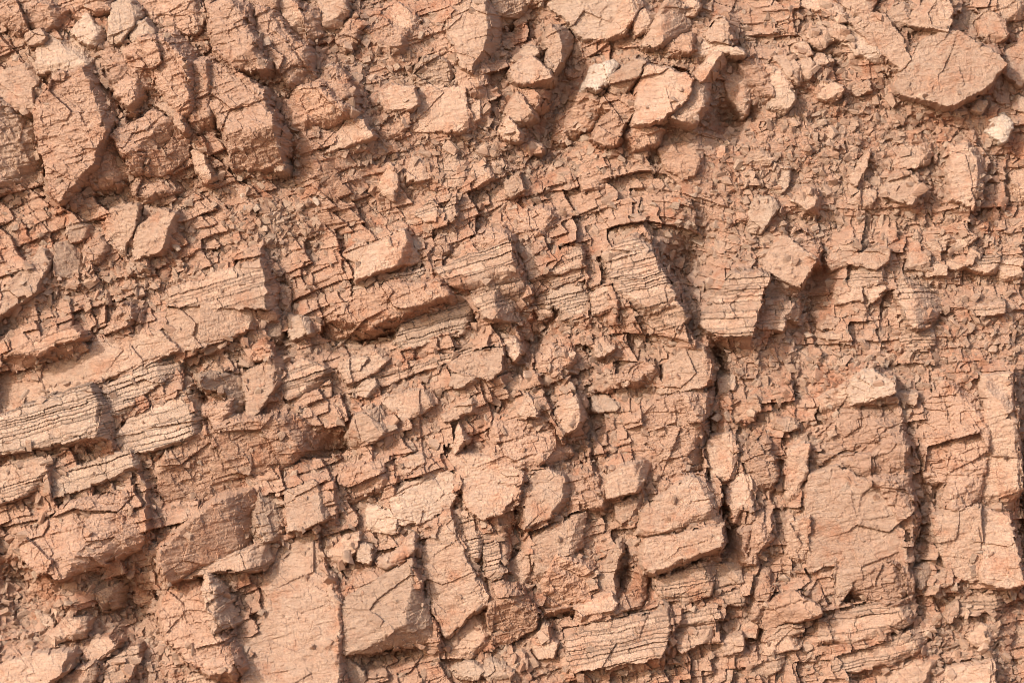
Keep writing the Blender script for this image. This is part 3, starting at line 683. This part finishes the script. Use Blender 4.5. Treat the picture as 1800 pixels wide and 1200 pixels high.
block|ro|40,.35,.35|858,1030 883,1020 888,1052 857,1067|920,1033,40 947,1080,40 893,1060,58 940,1106,12 907,1124,4 867,1131,4|dark boxy red block with a grey top, bottom centre;the dark boxy block
slab|st|24,.1,.04|790,800 860,803 920,830 913,850 880,897 853,907 827,893 812,845||
block|st|34,.12,.06|923,873 933,833 960,820 990,838 985,870 965,905 925,923|1012,872,12 982,909,12|
block|st|30,.1,.02|933,957 960,930 1027,903 1020,960 977,980 953,1030 940,987||
boulder|ro|26,.05,-.4|960,1020 980,980 1033,1000 1043,1033 1017,1053 1010,1087 970,1097 947,1080||lumpy dark red rock mass left of the niche, bottom centre;the lumpy red mass
block|st|38,.15,.1|1013,1067 1033,1050 1073,1040 1083,1057 1078,1066 1020,1080|1082,1076,16 1018,1093,14|
rib|st|38,.25,.1|1043,1013 1083,963 1103,930 1112,940 1087,970 1074,1010 1080,1050 1060,1040||curved left wall of the rock niche, lower centre right;the left wall of the niche
rib|ro|40,.1,.0|1106,935 1120,955 1130,1000 1131,1042 1120,1062 1092,1066 1095,1052 1112,1050 1116,1000 1108,960||
ledge|bt|34,.05,.08,12|1000,1167 1003,1120 1043,1093 1170,1070 1172,1100 1155,1150 1073,1167 1010,1177|1192,1085,6 1172,1150,4|thick layered block at the bottom edge right of centre;the thick layered block at the bottom
slab|rt|20,.1,.05|600,827 670,810 683,847 620,880 600,867||
slab|st|24,.1,.1|690,823 700,807 740,800 747,823 697,847||
slab|sp|16,.08,.08|697,867 760,827 790,823 800,860 787,893 743,913 700,917 687,887||
slab|sp|20,.1,.15|647,923 650,887 683,900 697,917 697,933 657,933||smooth pale triangular slab left of the bright slanting slab;the pale triangular slab
stone|st|38,.15,.15|670,990 700,967 730,940 727,960 707,983 683,993||
stone|sp|28,.2,.1|630,967 640,957 653,963 650,987 633,980||
block|st|26,.15,.2|572,990 582,968 605,945 628,937 630,957 600,993||
block|rt|24,.1,.1|620,1020 677,997 670,1040 633,1050 600,1053||
block|bt|20,.1,.1|853,1007 853,960 873,953 877,987 890,1000 867,1017||
block|st|28,.25,.05|890,1013 900,987 927,967 933,1013 920,1027 897,1020||
stone|sp|16,.3,.1|900,943 910,927 920,953 917,963 900,960||
slab|bt|18,.1,.05|797,905 830,897 833,937 850,935 845,970 832,990 812,950||
block|st|28,.1,.05|1063,840 1093,820 1114,813 1117,858 1100,857 1067,873|1147,810,2 1127,866,2|
stone|st|24,.15,.1|1080,890 1107,877 1127,880 1120,900 1090,917||
slab|sp|22,.1,.2|800,1177 820,1165 847,1173 840,1190 813,1190||
slab|sp|24,.1,.2|847,1177 863,1163 903,1173 903,1183 867,1193||
block|sg|14,-.15,-.05|600,1150 643,1187 633,1215 600,1215||
stone|st|20,.15,.2|940,1137 967,1127 977,1133 970,1150 947,1153||
stone|st|18,.25,.1|943,1123 960,1097 963,1127||
stone|st|18,.2,.1|897,1163 917,1147 927,1170 910,1173||
slab|rt|22,.08,.03|1100,760 1140,715 1185,700 1235,700 1240,760 1235,832 1195,838 1150,850 1110,820||
slab|st|16,.08,.05|600,640 660,615 700,612 660,650 610,672||
slab|rt|22,.1,.05|1000,850 1030,835 1058,850 1056,880 1020,895||
"""

def parse(line):
    kind, surf, hs, front, side, lab = line.split('|')
    hv = [float(v) for v in hs.split(',')]
    fr = np.array([[float(c) for c in p.split(',')] for p in front.split()])
    sd = np.array([[float(c) for c in p.split(',')] for p in side.split()]) if side.strip() else None
    label, short = (lab.split(';') + [''])[:2] if lab.strip() else ('', '')
    return dict(kind=kind, surf=surf[0], col=surf[1], h=hv[0], tx=hv[1], ty=hv[2],
                dip=hv[3] if len(hv) > 3 else None, front=fr, side=sd, label=label.strip(), short=short.strip())

RK = [parse(l) for l in ROCKS.strip().splitlines()]

def hull_faces(P):
    """triangles of the convex hull of a few points (brute force)"""
    n = len(P)
    out = []
    for i in range(n):
        for j in range(i + 1, n):
            ks = np.arange(j + 1, n)
            if not len(ks):
                continue
            nrm = np.cross(P[j] - P[i], P[ks] - P[i])
            ln = np.linalg.norm(nrm, axis=1)
            ok = ln > 1e-6
            nrm[ok] /= ln[ok, None]
            d = (P[None] - P[i]) @ nrm.T if False else (nrm @ (P - P[i]).T)
            up, dn = d.max(1), d.min(1)
            for q in range(len(ks)):
                if not ok[q]:
                    continue
                if up[q] < 1e-3:
                    out.append((i, j, int(ks[q]), nrm[q]))
                elif dn[q] > -1e-3:
                    out.append((i, int(ks[q]), j, -nrm[q]))
    return out

def poly_sd(x, y, P):
    """signed distance to a polygon, positive outside"""
    d = np.full(x.shape, 1e9, np.float32)
    inside = np.zeros(x.shape, bool)
    n = len(P)
    for i in range(n):
        ax, ay = P[i]
        bx, by = P[(i + 1) % n]
        ex, ey = bx - ax, by - ay
        t = np.clip(((x - ax) * ex + (y - ay) * ey) / (ex * ex + ey * ey + 1e-9), 0, 1)
        d = np.minimum(d, (x - ax - t * ex) ** 2 + (y - ay - t * ey) ** 2)
        if ay != by:
            inside ^= ((ay > y) != (by > y)) & (x < ex * (y - ay) / ey + ax)
    d = np.sqrt(d)
    return np.where(inside, -d, d)

def window(P, pad):
    c0 = max(0, int((P[:, 0].min() - pad - X0) / STEP)); c1 = min(NX, int((P[:, 0].max() + pad - X0) / STEP) + 2)
    r0 = max(0, int((P[:, 1].min() - pad - Y0) / STEP)); r1 = min(NY, int((P[:, 1].max() + pad - Y0) / STEP) + 2)
    return r0, r1, c0, c1

rr_ = np.random.default_rng(5)
for k, R in enumerate(RK):
    P = R['front']
    allp = P if R['side'] is None else np.vstack([P, R['side'][:, :2]])
    r0, r1, c0, c1 = window(allp, 26)
    R['h'] *= .9
    if R['surf'] == 'r' and R['col'] == 't':
        R['col'] = 'c'
    if R['side'] is not None:
        R['h'] += 9
    elif R['surf'] != 'b':
        rt_ = np.random.default_rng(300 + k)
        R['tx'] += rt_.uniform(-.10, .16)
        R['ty'] += rt_.uniform(-.16, .12)
    if R['tx'] >= 0:
        R['tx'] += .12
    else:
        R['tx'] *= 1.7
    if R['ty'] < 0:
        R['ty'] *= 1.7
    if R['ty'] >= 0:
        R['ty'] += .04
    wx = 1.0 if R['surf'] != 'r' else 1.3
    x = PX[r0:r1, c0:c1] + wx * .8 * WX[r0:r1, c0:c1]
    y = PY[r0:r1, c0:c1] + wx * .8 * WY[r0:r1, c0:c1]
    cen = P.mean(0)
    R['cen'] = cen
    R['size'] = math.sqrt(max(1, abs(np.sum(P[:, 0] * np.roll(P[:, 1], -1) - np.roll(P[:, 0], -1) * P[:, 1])) / 2))
    ci, ri = int(np.clip((cen[0] - X0) / STEP, 0, NX - 1)), int(np.clip((cen[1] - Y0) / STEP, 0, NY - 1))
    ref = float(M[ri, ci])
    fh = R['h'] + ref + R['tx'] * (P[:, 0] - cen[0]) + R['ty'] * (P[:, 1] - cen[1])
    steep = 6.0 if R['surf'] != 'r' else 3.2
    if R['side'] is None:
        sd = poly_sd(x, y, P) - 2.5
        pl = R['h'] + ref + R['tx'] * (x - cen[0]) + R['ty'] * (y - cen[1])
        if R['size'] > 26 and not (R['kind'] == 'slab' and R['surf'] == 's' and R['size'] > 60):
            # broken corners: shaded facets, mostly on the lower and right sides
            rf = np.random.default_rng(900 + k)
            for _ in range(2 + int(R['size'] > 45) + int(R['size'] > 80)):
                th = math.radians(rf.uniform(-55, 125))
                dx_, dy_ = math.cos(th), math.sin(th)
                ext = ((P[:, 0] - cen[0]) * dx_ + (P[:, 1] - cen[1]) * dy_).max()
                cut = ext * rf.uniform(.35, .8)
                pl = pl - np.minimum(rf.uniform(.45, 1.3) * np.clip((x - cen[0]) * dx_ + (y - cen[1]) * dy_ - cut, 0, None), 20)
        rnd = 1.2 if R['surf'] != 'r' else 2.6
        h = pl - np.clip(sd + rnd, 0, None) ** 2 / (4 * rnd) * (sd < rnd) - np.where(sd >= rnd, rnd + (sd - rnd) * steep, 0)
    else:
        Q = np.column_stack([cen + (P - cen) * 1.04, fh])
        Sd = R['side'].copy()
        Sd[:, 2] = Sd[:, 2] * .8 - 8 + ref
        Q = np.vstack([Q, Sd])
        c3 = Q[:, :2].mean(0)
        low = Q.copy()
        dv = Q[:, :2] - c3
        low[:, :2] += dv / (np.linalg.norm(dv, axis=1)[:, None] + 1e-6) * 11
        low[:, 2] -= 70
        h = np.full(x.shape, 1e6, np.float32)
        seen = set()
        Q2 = np.vstack([Q, low]) + rr_.normal(0, .05, (2 * len(Q), 3))
        for i, j, l, nrm in hull_faces(Q2):
            if nrm[2] < .02:
                continue
            key = tuple(np.round(nrm, 2)) + (round(float(nrm @ Q2[i]), 0),)
            if key in seen:
                continue
            seen.add(key)
            z = (nrm @ Q2[i] - nrm[0] * x - nrm[1] * y) / nrm[2]
            # soften the meeting of two faces a little, as weathering does
            dd = np.abs(h - z)
            h = np.minimum(h, z) - np.where(dd < 3, (3 - dd) ** 2 / 12, 0)
    det = (SMOOTH if R['surf'] != 'r' else ROUGH)[r0:r1, c0:c1]
    R['pieces'] = None
    if R['surf'] == 'b':
        dip = R['dip'] if R['dip'] is not None else 16 - 11 * float(sstep(1050, 1350, cen[0]))
        a, b = rot(PX[r0:r1, c0:c1], PY[r0:r1, c0:c1], dip)
        b = b + 3.0 * n60[r0:r1, c0:c1] + .8 * n20[r0:r1, c0:c1] + .28 * WY[r0:r1, c0:c1]
        r2 = np.random.default_rng(100 + k)
        bl = [b.min() - 20]
        while bl[-1] < b.max() + 20:
            bl.append(bl[-1] + 4.0 + r2.exponential(6))
        bl = np.array(bl)
        L = np.searchsorted(bl, b) - 1
        tmid = b - bl[L]
        wid = np.diff(bl, append=bl[-1] + 10)[L]
        pid = np.zeros(a.shape, np.int32)
        dj = np.full(a.shape, 99., np.float32)
        off = np.zeros(a.shape, np.float32)
        aj = a + 2.5 * n8[r0:r1, c0:c1] + .5 * WX[r0:r1, c0:c1]
        for l in range(L.min(), L.max() + 1):
            m = L == l
            jb = [a.min() - 60 - r2.uniform(0, 60)]
            while jb[-1] < a.max() + 60:
                jb.append(jb[-1] + r2.uniform(28, 110))
            jb = np.array(jb)
            J = np.searchsorted(jb, aj[m]) - 1
            pid[m] = l * 64 + J + 1
            dj[m] = np.minimum(aj[m] - jb[J], jb[np.minimum(J + 1, len(jb) - 1)] - aj[m])
            off[m] = r2.normal(0, 1.9) + r2.normal(0, 1.9, len(jb))[J] + r2.normal(0, .03, len(jb))[J] * (aj[m] - jb[J])
        db = np.minimum(tmid, wid - tmid)
        gv = sstep(-.1, .4, pn(a / 55, b / 12, 50 + k % 7))
        h = h + .45 * off + .06 * (tmid - wid / 2) - .6 * gv * np.exp(-(db / 1.0) ** 2) - (.1 + 1.3 * gv) * np.exp(-(dj / 1.2) ** 2)
        h = h + .9 * det
        R['pieces'] = pid
    else:
        h = h + det
    h = h - CARVE[r0:r1, c0:c1]
    R['H'] = h.astype(np.float32)
    R['inner'] = poly_sd(x, y, P) < -4
    R['win'] = (r0, r1, c0, c1)

# the rock behind: where blocks stand close together the face between them comes up to their level
def blur(A, n):
    for ax in (0, 1):
        c = np.cumsum(np.pad(A, [(n + 1, n) if i == ax else (0, 0) for i in (0, 1)], mode='edge'), axis=ax, dtype=np.float64)
        A = (np.take(c, range(2 * n + 1, c.shape[ax]), ax) - np.take(c, range(0, c.shape[ax] - 2 * n - 1), ax)) / (2 * n + 1)
    return A
FV = np.full((NY, NX), -1e6, np.float32)
for R in RK:
    r0, r1, c0, c1 = R['win']
    FV[r0:r1, c0:c1] = np.maximum(FV[r0:r1, c0:c1], np.where(R['inner'], R['H'], -1e6))
FW = (FV > -1e5).astype(np.float32)
num_, den_ = FV * FW - M * FW, FW
for _ in (1, 2):
    num_, den_ = blur(num_, 9), blur(den_, 9)
LIFT = num_ / (den_ + .12)
LIFT = np.clip(LIFT, -10, 34) * sstep(-30, -6, M) * (1 - .55 * scree)
FREE = np.maximum((1 - sstep(520, 640, PX)) * (1 - sstep(290, 350, PY)), (1 - sstep(440, 520, PX)) * sstep(830, 880, PY))
FREE = np.maximum(FREE, sstep(860, 900, PX) * (1 - sstep(1230, 1290, PX)) * (1 - sstep(240, 280, PY)))
BASE += ((.74 - .42 * FREE) * LIFT - 3 - 5 * FREE).astype(np.float32)
for R in RK:
    # the rock shows where it was traced: the face behind it stays lower
    r0, r1, c0, c1 = R['win']
    BASE[r0:r1, c0:c1] = np.where(R['inner'], np.minimum(BASE[r0:r1, c0:c1], R['H'] - 3), BASE[r0:r1, c0:c1])
ENV = BASE.copy()               # the outer envelope of everything
for R in RK:
    r0, r1, c0, c1 = R['win']
    ENV[r0:r1, c0:c1] = np.maximum(ENV[r0:r1, c0:c1], R['H'])

# ------------------------------------------------------------------ labels that single out each rock
COLW = dict(w='whitish', t='tan', c='tan', p='pale', g='grey', o='reddish')
SURW = dict(s='smooth', r='rough', b='layered')
LAND = [R for R in RK if R['short']]
def direction(d):
    dx, dy = d
    if abs(dx) > 2.2 * abs(dy):
        return 'right of' if dx > 0 else 'left of'
    if abs(dy) > 2.2 * abs(dx):
        return 'below' if dy > 0 else 'above'
    return ('below and ' if dy > 0 else 'above and ') + ('right of' if dx > 0 else 'left of')
taken = {}
for R in RK:
    if R['label']:
        taken[R['label']] = 1
for R in RK:
    if R['label']:
        continue
    sz = 'small' if R['size'] < 30 else ('large' if R['size'] > 75 else 'medium')
    near = sorted(LAND, key=lambda q: np.linalg.norm(q['cen'] - R['cen']))
    done = False
    for q in near[:5]:
        d = R['cen'] - q['cen']
        far = 'just ' if np.linalg.norm(d) < (q['size'] + R['size']) * .75 else ''
        for t in (f"{sz} {SURW[R['surf']]} {COLW[R['col']]} {R['kind'] if R['kind'] != 'block' else 'rock block'} {far}{direction(d)} {q['short']}",):
            t = t.replace(' rib ', ' rock rib ').replace(' ledge ', ' rock ledge ')
            if t not in taken and len(t.split()) <= 16:
                R['label'] = t
                taken[t] = 1
                done = True
                break
        if done:
            break
    if not done:
        q = near[0]
        ordw = ['second', 'third', 'fourth', 'fifth']
        for w in ordw:
            t = f"{w} nearest {COLW[R['col']]} {R['kind']} {direction(R['cen'] - q['cen'])} {q['short']}"
            if t not in taken:
                R['label'] = t
                taken[t] = 1
                break

# ------------------------------------------------------------------ build the cliff and the rocks
NAMES = dict(block='rock_block', slab='rock_slab', boulder='boulder', stone='stone', ledge='rock_outcrop', rib='rock_rib')
CAT = dict(block='rock', slab='slab', boulder='boulder', stone='stone', ledge='ledge', rib='rock rib')
CULL = 8.0
me = patch_mesh("cliff", BASE, BASE > ENV - CULL, 0, 0, np.zeros(3))
me.materials.append(SOIL)
cliff = link("cliff", me, (0, 0, 0))
cliff["kind"] = "structure"
cliff["label"] = "weathered reddish cliff face of crumbling beds and soil"

def components(mask):
    """the connected patches of a mask, slivers left out"""
    n = np.arange(1, mask.size + 1, dtype=np.int32).reshape(mask.shape) * mask
    while True:
        m = n.copy()
        for dr in (-1, 0, 1):
            for dc in (-1, 0, 1):
                s = np.zeros_like(n)
                s[max(0, dr):n.shape[0] + min(0, dr), max(0, dc):n.shape[1] + min(0, dc)] = \
                    n[max(0, -dr):n.shape[0] + min(0, -dr), max(0, -dc):n.shape[1] + min(0, -dc)]
                m = np.maximum(m, s)
        m *= mask
        if (m == n).all():
            break
        n = m
    ids, cnt = np.unique(n[n > 0], return_counts=True)
    return [n == i for i, c in zip(ids, cnt) if c >= 8]

for R in RK:
    r0, r1, c0, c1 = R['win']
    H = R['H']
    keep = H > ENV[r0:r1, c0:c1] - CULL
    vis = H > ENV[r0:r1, c0:c1] - .01
    if vis.sum() < 8:
        continue
    org = to_world(R['cen'][0], R['cen'][1], np.float64(np.median(H[vis])) - 15)
    mat = MATS[R['col']]
    nm = NAMES[R['kind']]
    if R['pieces'] is None:
        me = patch_mesh(nm, H, keep, r0, c0, org)
        if me is None:
            continue
        me.materials.append(mat)
        o = link(nm, me, org)
    else:
        ids, cnt = np.unique(R['pieces'][vis], return_counts=True)
        pid = R['pieces']
        # slivers too small to tell apart join the largest bed
        big = ids[cnt >= 14]
        if len(big) == 0:
            big = ids[[int(np.argmax(cnt))]]
        main = ids[int(np.argmax(cnt))]
        o = link(nm, None, org)
        o.empty_display_size = .1
        lab = np.where(np.isin(pid, big), pid, main)
        first = True
        for p in big:
            for comp in components(keep & (lab == p)):
                m2 = patch_mesh("rock_layer", H, comp, r0, c0, org)
                if m2 is None:
                    continue
                m2.materials.append(mat)
                seen_cells = int((comp & vis).sum())
                link("cap_layer" if first else ("rock_layer" if seen_cells >= 60 else "broken_layer"), m2, org, o)
                first = False
    o["kind"] = "thing"
    o["label"] = R['label']
    o["category"] = CAT[R['kind']]
    if R['kind'] in ('stone', 'block'):
        o["group"] = "loose stones on the cliff" if R['kind'] == 'stone' else "rock blocks of the cliff"

# the cliff goes on beyond the frame, more coarsely
def coarse():
    st = 14.0
    xs = np.arange(-2600, 4400 + st, st, dtype=np.float32)
    ys = np.arange(-1500, 1780 + st, st, dtype=np.float32)
    cx, cy = np.meshgrid(xs, ys)
    qa, qb = rot(cx + 8 * pn(cx / 40, cy / 40, 31), cy + 8 * pn(cx / 40, cy / 40, 32), 16)
    f1, _ = facet(qa / 130, qb / 85, 4)
    f2, _ = facet(qa / 62, qb / 40, 33)
    h = 12 * f1 + 9 * f2 + 22 * pn(cx / 300, cy / 300, 34) + 4 * pn(cx / 30, cy / 30, 35) - 6
    inn = (cx > X0 + 16) & (cx < X1 - 20) & (cy > Y0 + 16) & (cy < Y1 - 20)
    edge = np.maximum(np.maximum(X0 - cx, cx - X1), np.maximum(Y0 - cy, cy - Y1))
    h = np.where(edge < 30, h - 18, h)
    n, mm = cx.shape
    co = to_world(cx, cy, h).reshape(-1, 3)
    idx = np.arange(n * mm).reshape(n, mm)
    q = ~(inn[:-1, :-1] & inn[1:, :-1] & inn[:-1, 1:] & inn[1:, 1:])
    f = np.stack([idx[:-1, :-1], idx[1:, :-1], idx[1:, 1:], idx[:-1, 1:]], -1)[q]
    me = bpy.data.meshes.new("cliff_surround")
    me.from_pydata(co.tolist(), [], f.tolist())
    me.materials.append(SOIL)
    o = link("cliff_surround", me, (0, 0, 0))
    o["kind"] = "structure"
coarse()
gme = bpy.data.meshes.new("ground")
G = 1500.0
gme.from_pydata([(-G, -G, 0), (G, -G, 0), (G, 4, 0), (-G, 4, 0)], [], [(0, 1, 2, 3)])
gme.materials.append(SOIL)
g = link("ground", gme, (0, 0, 0))
g["kind"] = "structure"

# ------------------------------------------------------------------ loose stones and rubble
def stone_template(seed):
    r = np.random.default_rng(seed)
    n = 9
    P = r.uniform(-1, 1, (n, 3))
    P /= np.max(np.abs(P), axis=1)[:, None] ** .75
    P *= np.array([1.0, .72, .5]) * r.uniform(.8, 1.15, 3)
    F = hull_faces(P)
    used = sorted({v for f in F for v in f[:3]})
    mp = {v: i for i, v in enumerate(used)}
    V = P[used]
    T = []
    for i, j, l, nrm in F:
        a, b, c = mp[i], mp[j], mp[l]
        if np.dot(np.cross(V[b] - V[a], V[c] - V[a]), nrm) < 0:
            b, c = c, b
        T.append((a, b, c))
    return V / np.max(np.abs(V)), np.array(T)
TEMPL = [stone_template(40 + i) for i in range(14)]

# pockets of rubble: cx, cy, rx, ry, weight, where
POCKETS = [
    (480, 388, 52, 32, 4.6, "in the pale pebble pocket left of centre"),
    (850, 268, 170, 40, 2.0, "in the chip band below the flat square slab"),
    (985, 250, 60, 70, 1.2, "at the foot of the gully at top centre"),
    (1490, 210, 190, 60, 1.6, "on the upper right rubble slope"),
    (1440, 320, 210, 55, 1.6, "on the middle right rubble slope"),
    (1205, 468, 36, 52, 2.4, "in the dark pocket right of centre"),
    (1450, 640, 150, 36, 1.8, "in the band above the smooth pale boulder"),
    (1720, 410, 90, 60, 1.4, "above the slab row at the right"),
    (1700, 590, 110, 60, 1.3, "on the right slope below the slab row"),
    (1020, 640, 70, 90, 1.4, "in the joint right of centre"),
    (200, 495, 170, 40, 1.6, "on the left band above the thin ledge"),
    (430, 625, 70, 30, 1.8, "on the shelf left of the striped stone"),
    (60, 1085, 95, 60, 1.5, "in the lower left corner"),
    (250, 1170, 90, 36, 1.6, "at the bottom left under the dark hollow"),
    (1690, 1110, 90, 60, 1.6, "in the lower right corner"),
    (910, 1160, 70, 36, 1.3, "at the bottom edge under the dark boxy block"),
    (640, 120, 60, 90, 1.2, "in the gap left of the flat square slab"),
    (1440, 60, 90, 50, 1.4, "at the top edge right of the pyramid boulder"),
    (1280, 720, 60, 60, 1.3, "beside the big squared block"),
    (1300, 430, 110, 50, 1.2, "left of the six sided block"),
    (590, 960, 50, 40, 1.4, "on the shelf left of the pale triangular slab"),
]
def env_at(x, y):
    c = np.clip(((x - X0) / STEP).astype(int), 0, NX - 1)
    r = np.clip(((y - Y0) / STEP).astype(int), 0, NY - 1)
    return ENV[r, c]
# how far a place lies below its surroundings: loose stones gather in hollows
HOLLOW = (blur(ENV, 14) - ENV).astype(np.float32)
ROCKY = np.zeros((NY, NX), bool)
for R in RK:
    r0, r1, c0, c1 = R['win']
    ROCKY[r0:r1, c0:c1] |= R['H'] > ENV[r0:r1, c0:c1] - .01
def look(A, x, y):
    c = np.clip(((x - X0) / STEP).astype(int), 0, NX - 1)
    r = np.clip(((y - Y0) / STEP).astype(int), 0, NY - 1)
    return A[r, c]
FRAME = np.column_stack([RGT, UPV, -FWD])      # local x right, y up, z towards the viewer
def rot3(r, n, flat):
    """random turns, mostly lying flat against the face"""
    a = r.uniform(0, 2 * np.pi, n)
    b = r.normal(0, flat, n)
    c = r.normal(0, flat, n)
    Z = np.zeros((n, 3, 3)); Z[:, 2, 2] = 1
    Z[:, 0, 0] = np.cos(a); Z[:, 0, 1] = -np.sin(a); Z[:, 1, 0] = np.sin(a); Z[:, 1, 1] = np.cos(a)
    Xm = np.zeros((n, 3, 3)); Xm[:, 0, 0] = 1
    Xm[:, 1, 1] = np.cos(b); Xm[:, 1, 2] = -np.sin(b); Xm[:, 2, 1] = np.sin(b); Xm[:, 2, 2] = np.cos(b)
    Ym = np.zeros((n, 3, 3)); Ym[:, 1, 1] = 1
    Ym[:, 0, 0] = np.cos(c); Ym[:, 0, 2] = np.sin(c); Ym[:, 2, 0] = -np.sin(c); Ym[:, 2, 2] = np.cos(c)
    return FRAME @ Xm @ Ym @ Z

from mathutils import Matrix
# single stones one can count
r3 = np.random.default_rng(77)
tm = []
for i, (V, T) in enumerate(TEMPL):
    for cc in 'tpow':
        m = bpy.data.meshes.new("loose_stone")
        m.from_pydata(V.tolist(), [], T.tolist())
        m.materials.append(MATS[cc])
        tm.append(m)
wts = np.array([p[4] * p[2] * p[3] for p in POCKETS])
num = np.maximum(4, (wts / wts.sum() * 270).astype(int))
for (cx, cy, rx, ry, w, where), n in zip(POCKETS, num):
    x = cx + rx * r3.normal(0, .55, n)
    y = cy + ry * r3.normal(0, .55, n)
    size = r3.uniform(6.5, 12.5, n) * np.where(r3.random(n) < .12, 1.35, 1)
    z = env_at(x, y) + size * .12
    Rm = rot3(r3, n, .5)
    W = to_world(x, y, z)
    for i in range(n):
        if not (-60 < x[i] < 1860 and -50 < y[i] < 1250):
            continue
        o = link("loose_stone", tm[int(r3.integers(len(TEMPL))) * 4 + (int(r3.choice([3, 1])) if 'pale pebble' in where else int(r3.choice(3, p=[.8, .08, .12])))], (0, 0, 0))
        sm = Matrix(Rm[i].tolist()).to_4x4() @ Matrix.Diagonal((*(size[i] * S * r3.uniform(.8, 1.15, 3)), 1))
        o.matrix_world = Matrix.Translation(W[i]) @ sm
        pos = np.array([x[i], y[i]])
        sz = 'larger' if size[i] > 12 else ('tiny' if size[i] < 8 else 'small')
        o["label"] = "small angular loose stone " + where
        for q_ in sorted(LAND, key=lambda t_: np.linalg.norm(t_['cen'] - pos))[:2]:
            t_ = f"{sz} loose stone {'just ' if np.linalg.norm(q_['cen'] - pos) < q_['size'] * .9 else ''}{direction(pos - q_['cen'])} {q_['short']}"
            if t_ not in taken and len(t_.split()) <= 16:
                taken[t_] = 1
                o["label"] = t_
                break
        o["category"] = "stone"
        o["group"] = "loose stones " + where

# the crumbs nobody could count
def crumbs(name, n, seed, smin, smax, mats, spread):
    r = np.random.default_rng(seed)
    x = r.uniform(-90, 1890, n * 6)
    y = r.uniform(-70, 1270, n * 6)
    dens = .06 + spread * sstep(0, 12, look(HOLLOW, x, y))
    for cx, cy, rx, ry, w, _ in POCKETS:
        dens += .35 * w * np.exp(-(((x - cx) / rx) ** 2 + ((y - cy) / ry) ** 2))
    dens *= np.where(look(ROCKY, x, y), .16, 1.0)
    keep = np.nonzero(r.random(n * 6) < dens)[0][:n]
    x, y = x[keep], y[keep]
    n = len(x)
    size = smin + (smax - smin) * r.random(n) ** 2.8
    z = env_at(x, y) + size * .1
    Rm = rot3(r, n, .38)
    W = to_world(x, y, z)
    ti = r.integers(len(TEMPL), size=n)
    Vs, Ts, mi, base = [], [], [], 0
    sc3 = size[:, None] * S * r.uniform(.75, 1.2, (n, 3)) * np.array([1, .9, .85])
    for t, (V, T) in enumerate(TEMPL):
        s_ = np.nonzero(ti == t)[0]
        if not len(s_):
            continue
        VV = np.einsum('nij,nvj->nvi', Rm[s_], V[None] * sc3[s_][:, None, :]) + W[s_][:, None, :]
        Vs.append(VV.reshape(-1, 3))
        TT = T[None] + (base + np.arange(len(s_)) * len(V))[:, None, None]
        Ts.append(TT.reshape(-1, 3))
        mi.append(np.repeat(r.choice(len(mats), len(s_), p=[.75, .13, .12]), len(T)))
        base += len(s_) * len(V)
    Vs, Ts, mi = np.vstack(Vs), np.vstack(Ts), np.concatenate(mi)
    me = bpy.data.meshes.new(name)
    me.vertices.add(len(Vs)); me.vertices.foreach_set("co", Vs.astype(np.float32).ravel())
    me.loops.add(Ts.size); me.loops.foreach_set("vertex_index", Ts.ravel().astype(np.int32))
    me.polygons.add(len(Ts)); me.polygons.foreach_set("loop_start", np.arange(0, Ts.size, 3, dtype=np.int32))
    for mt in mats:
        me.materials.append(mt)
    me.polygons.foreach_set("material_index", mi.astype(np.int32))
    me.polygons.foreach_set("use_smooth", np.zeros(len(Ts), bool))
    me.update(calc_edges=True)
    o = link(name, me, (0, 0, 0))
    o["kind"] = "stuff"
    o["label"] = "crumbs and chips of rock strewn over the cliff face"
    o["category"] = "rubble"
crumbs("rubble", 27000, 9, 2.2, 11.5, [MATS['t'], MATS['p'], MATS['o']], .8)
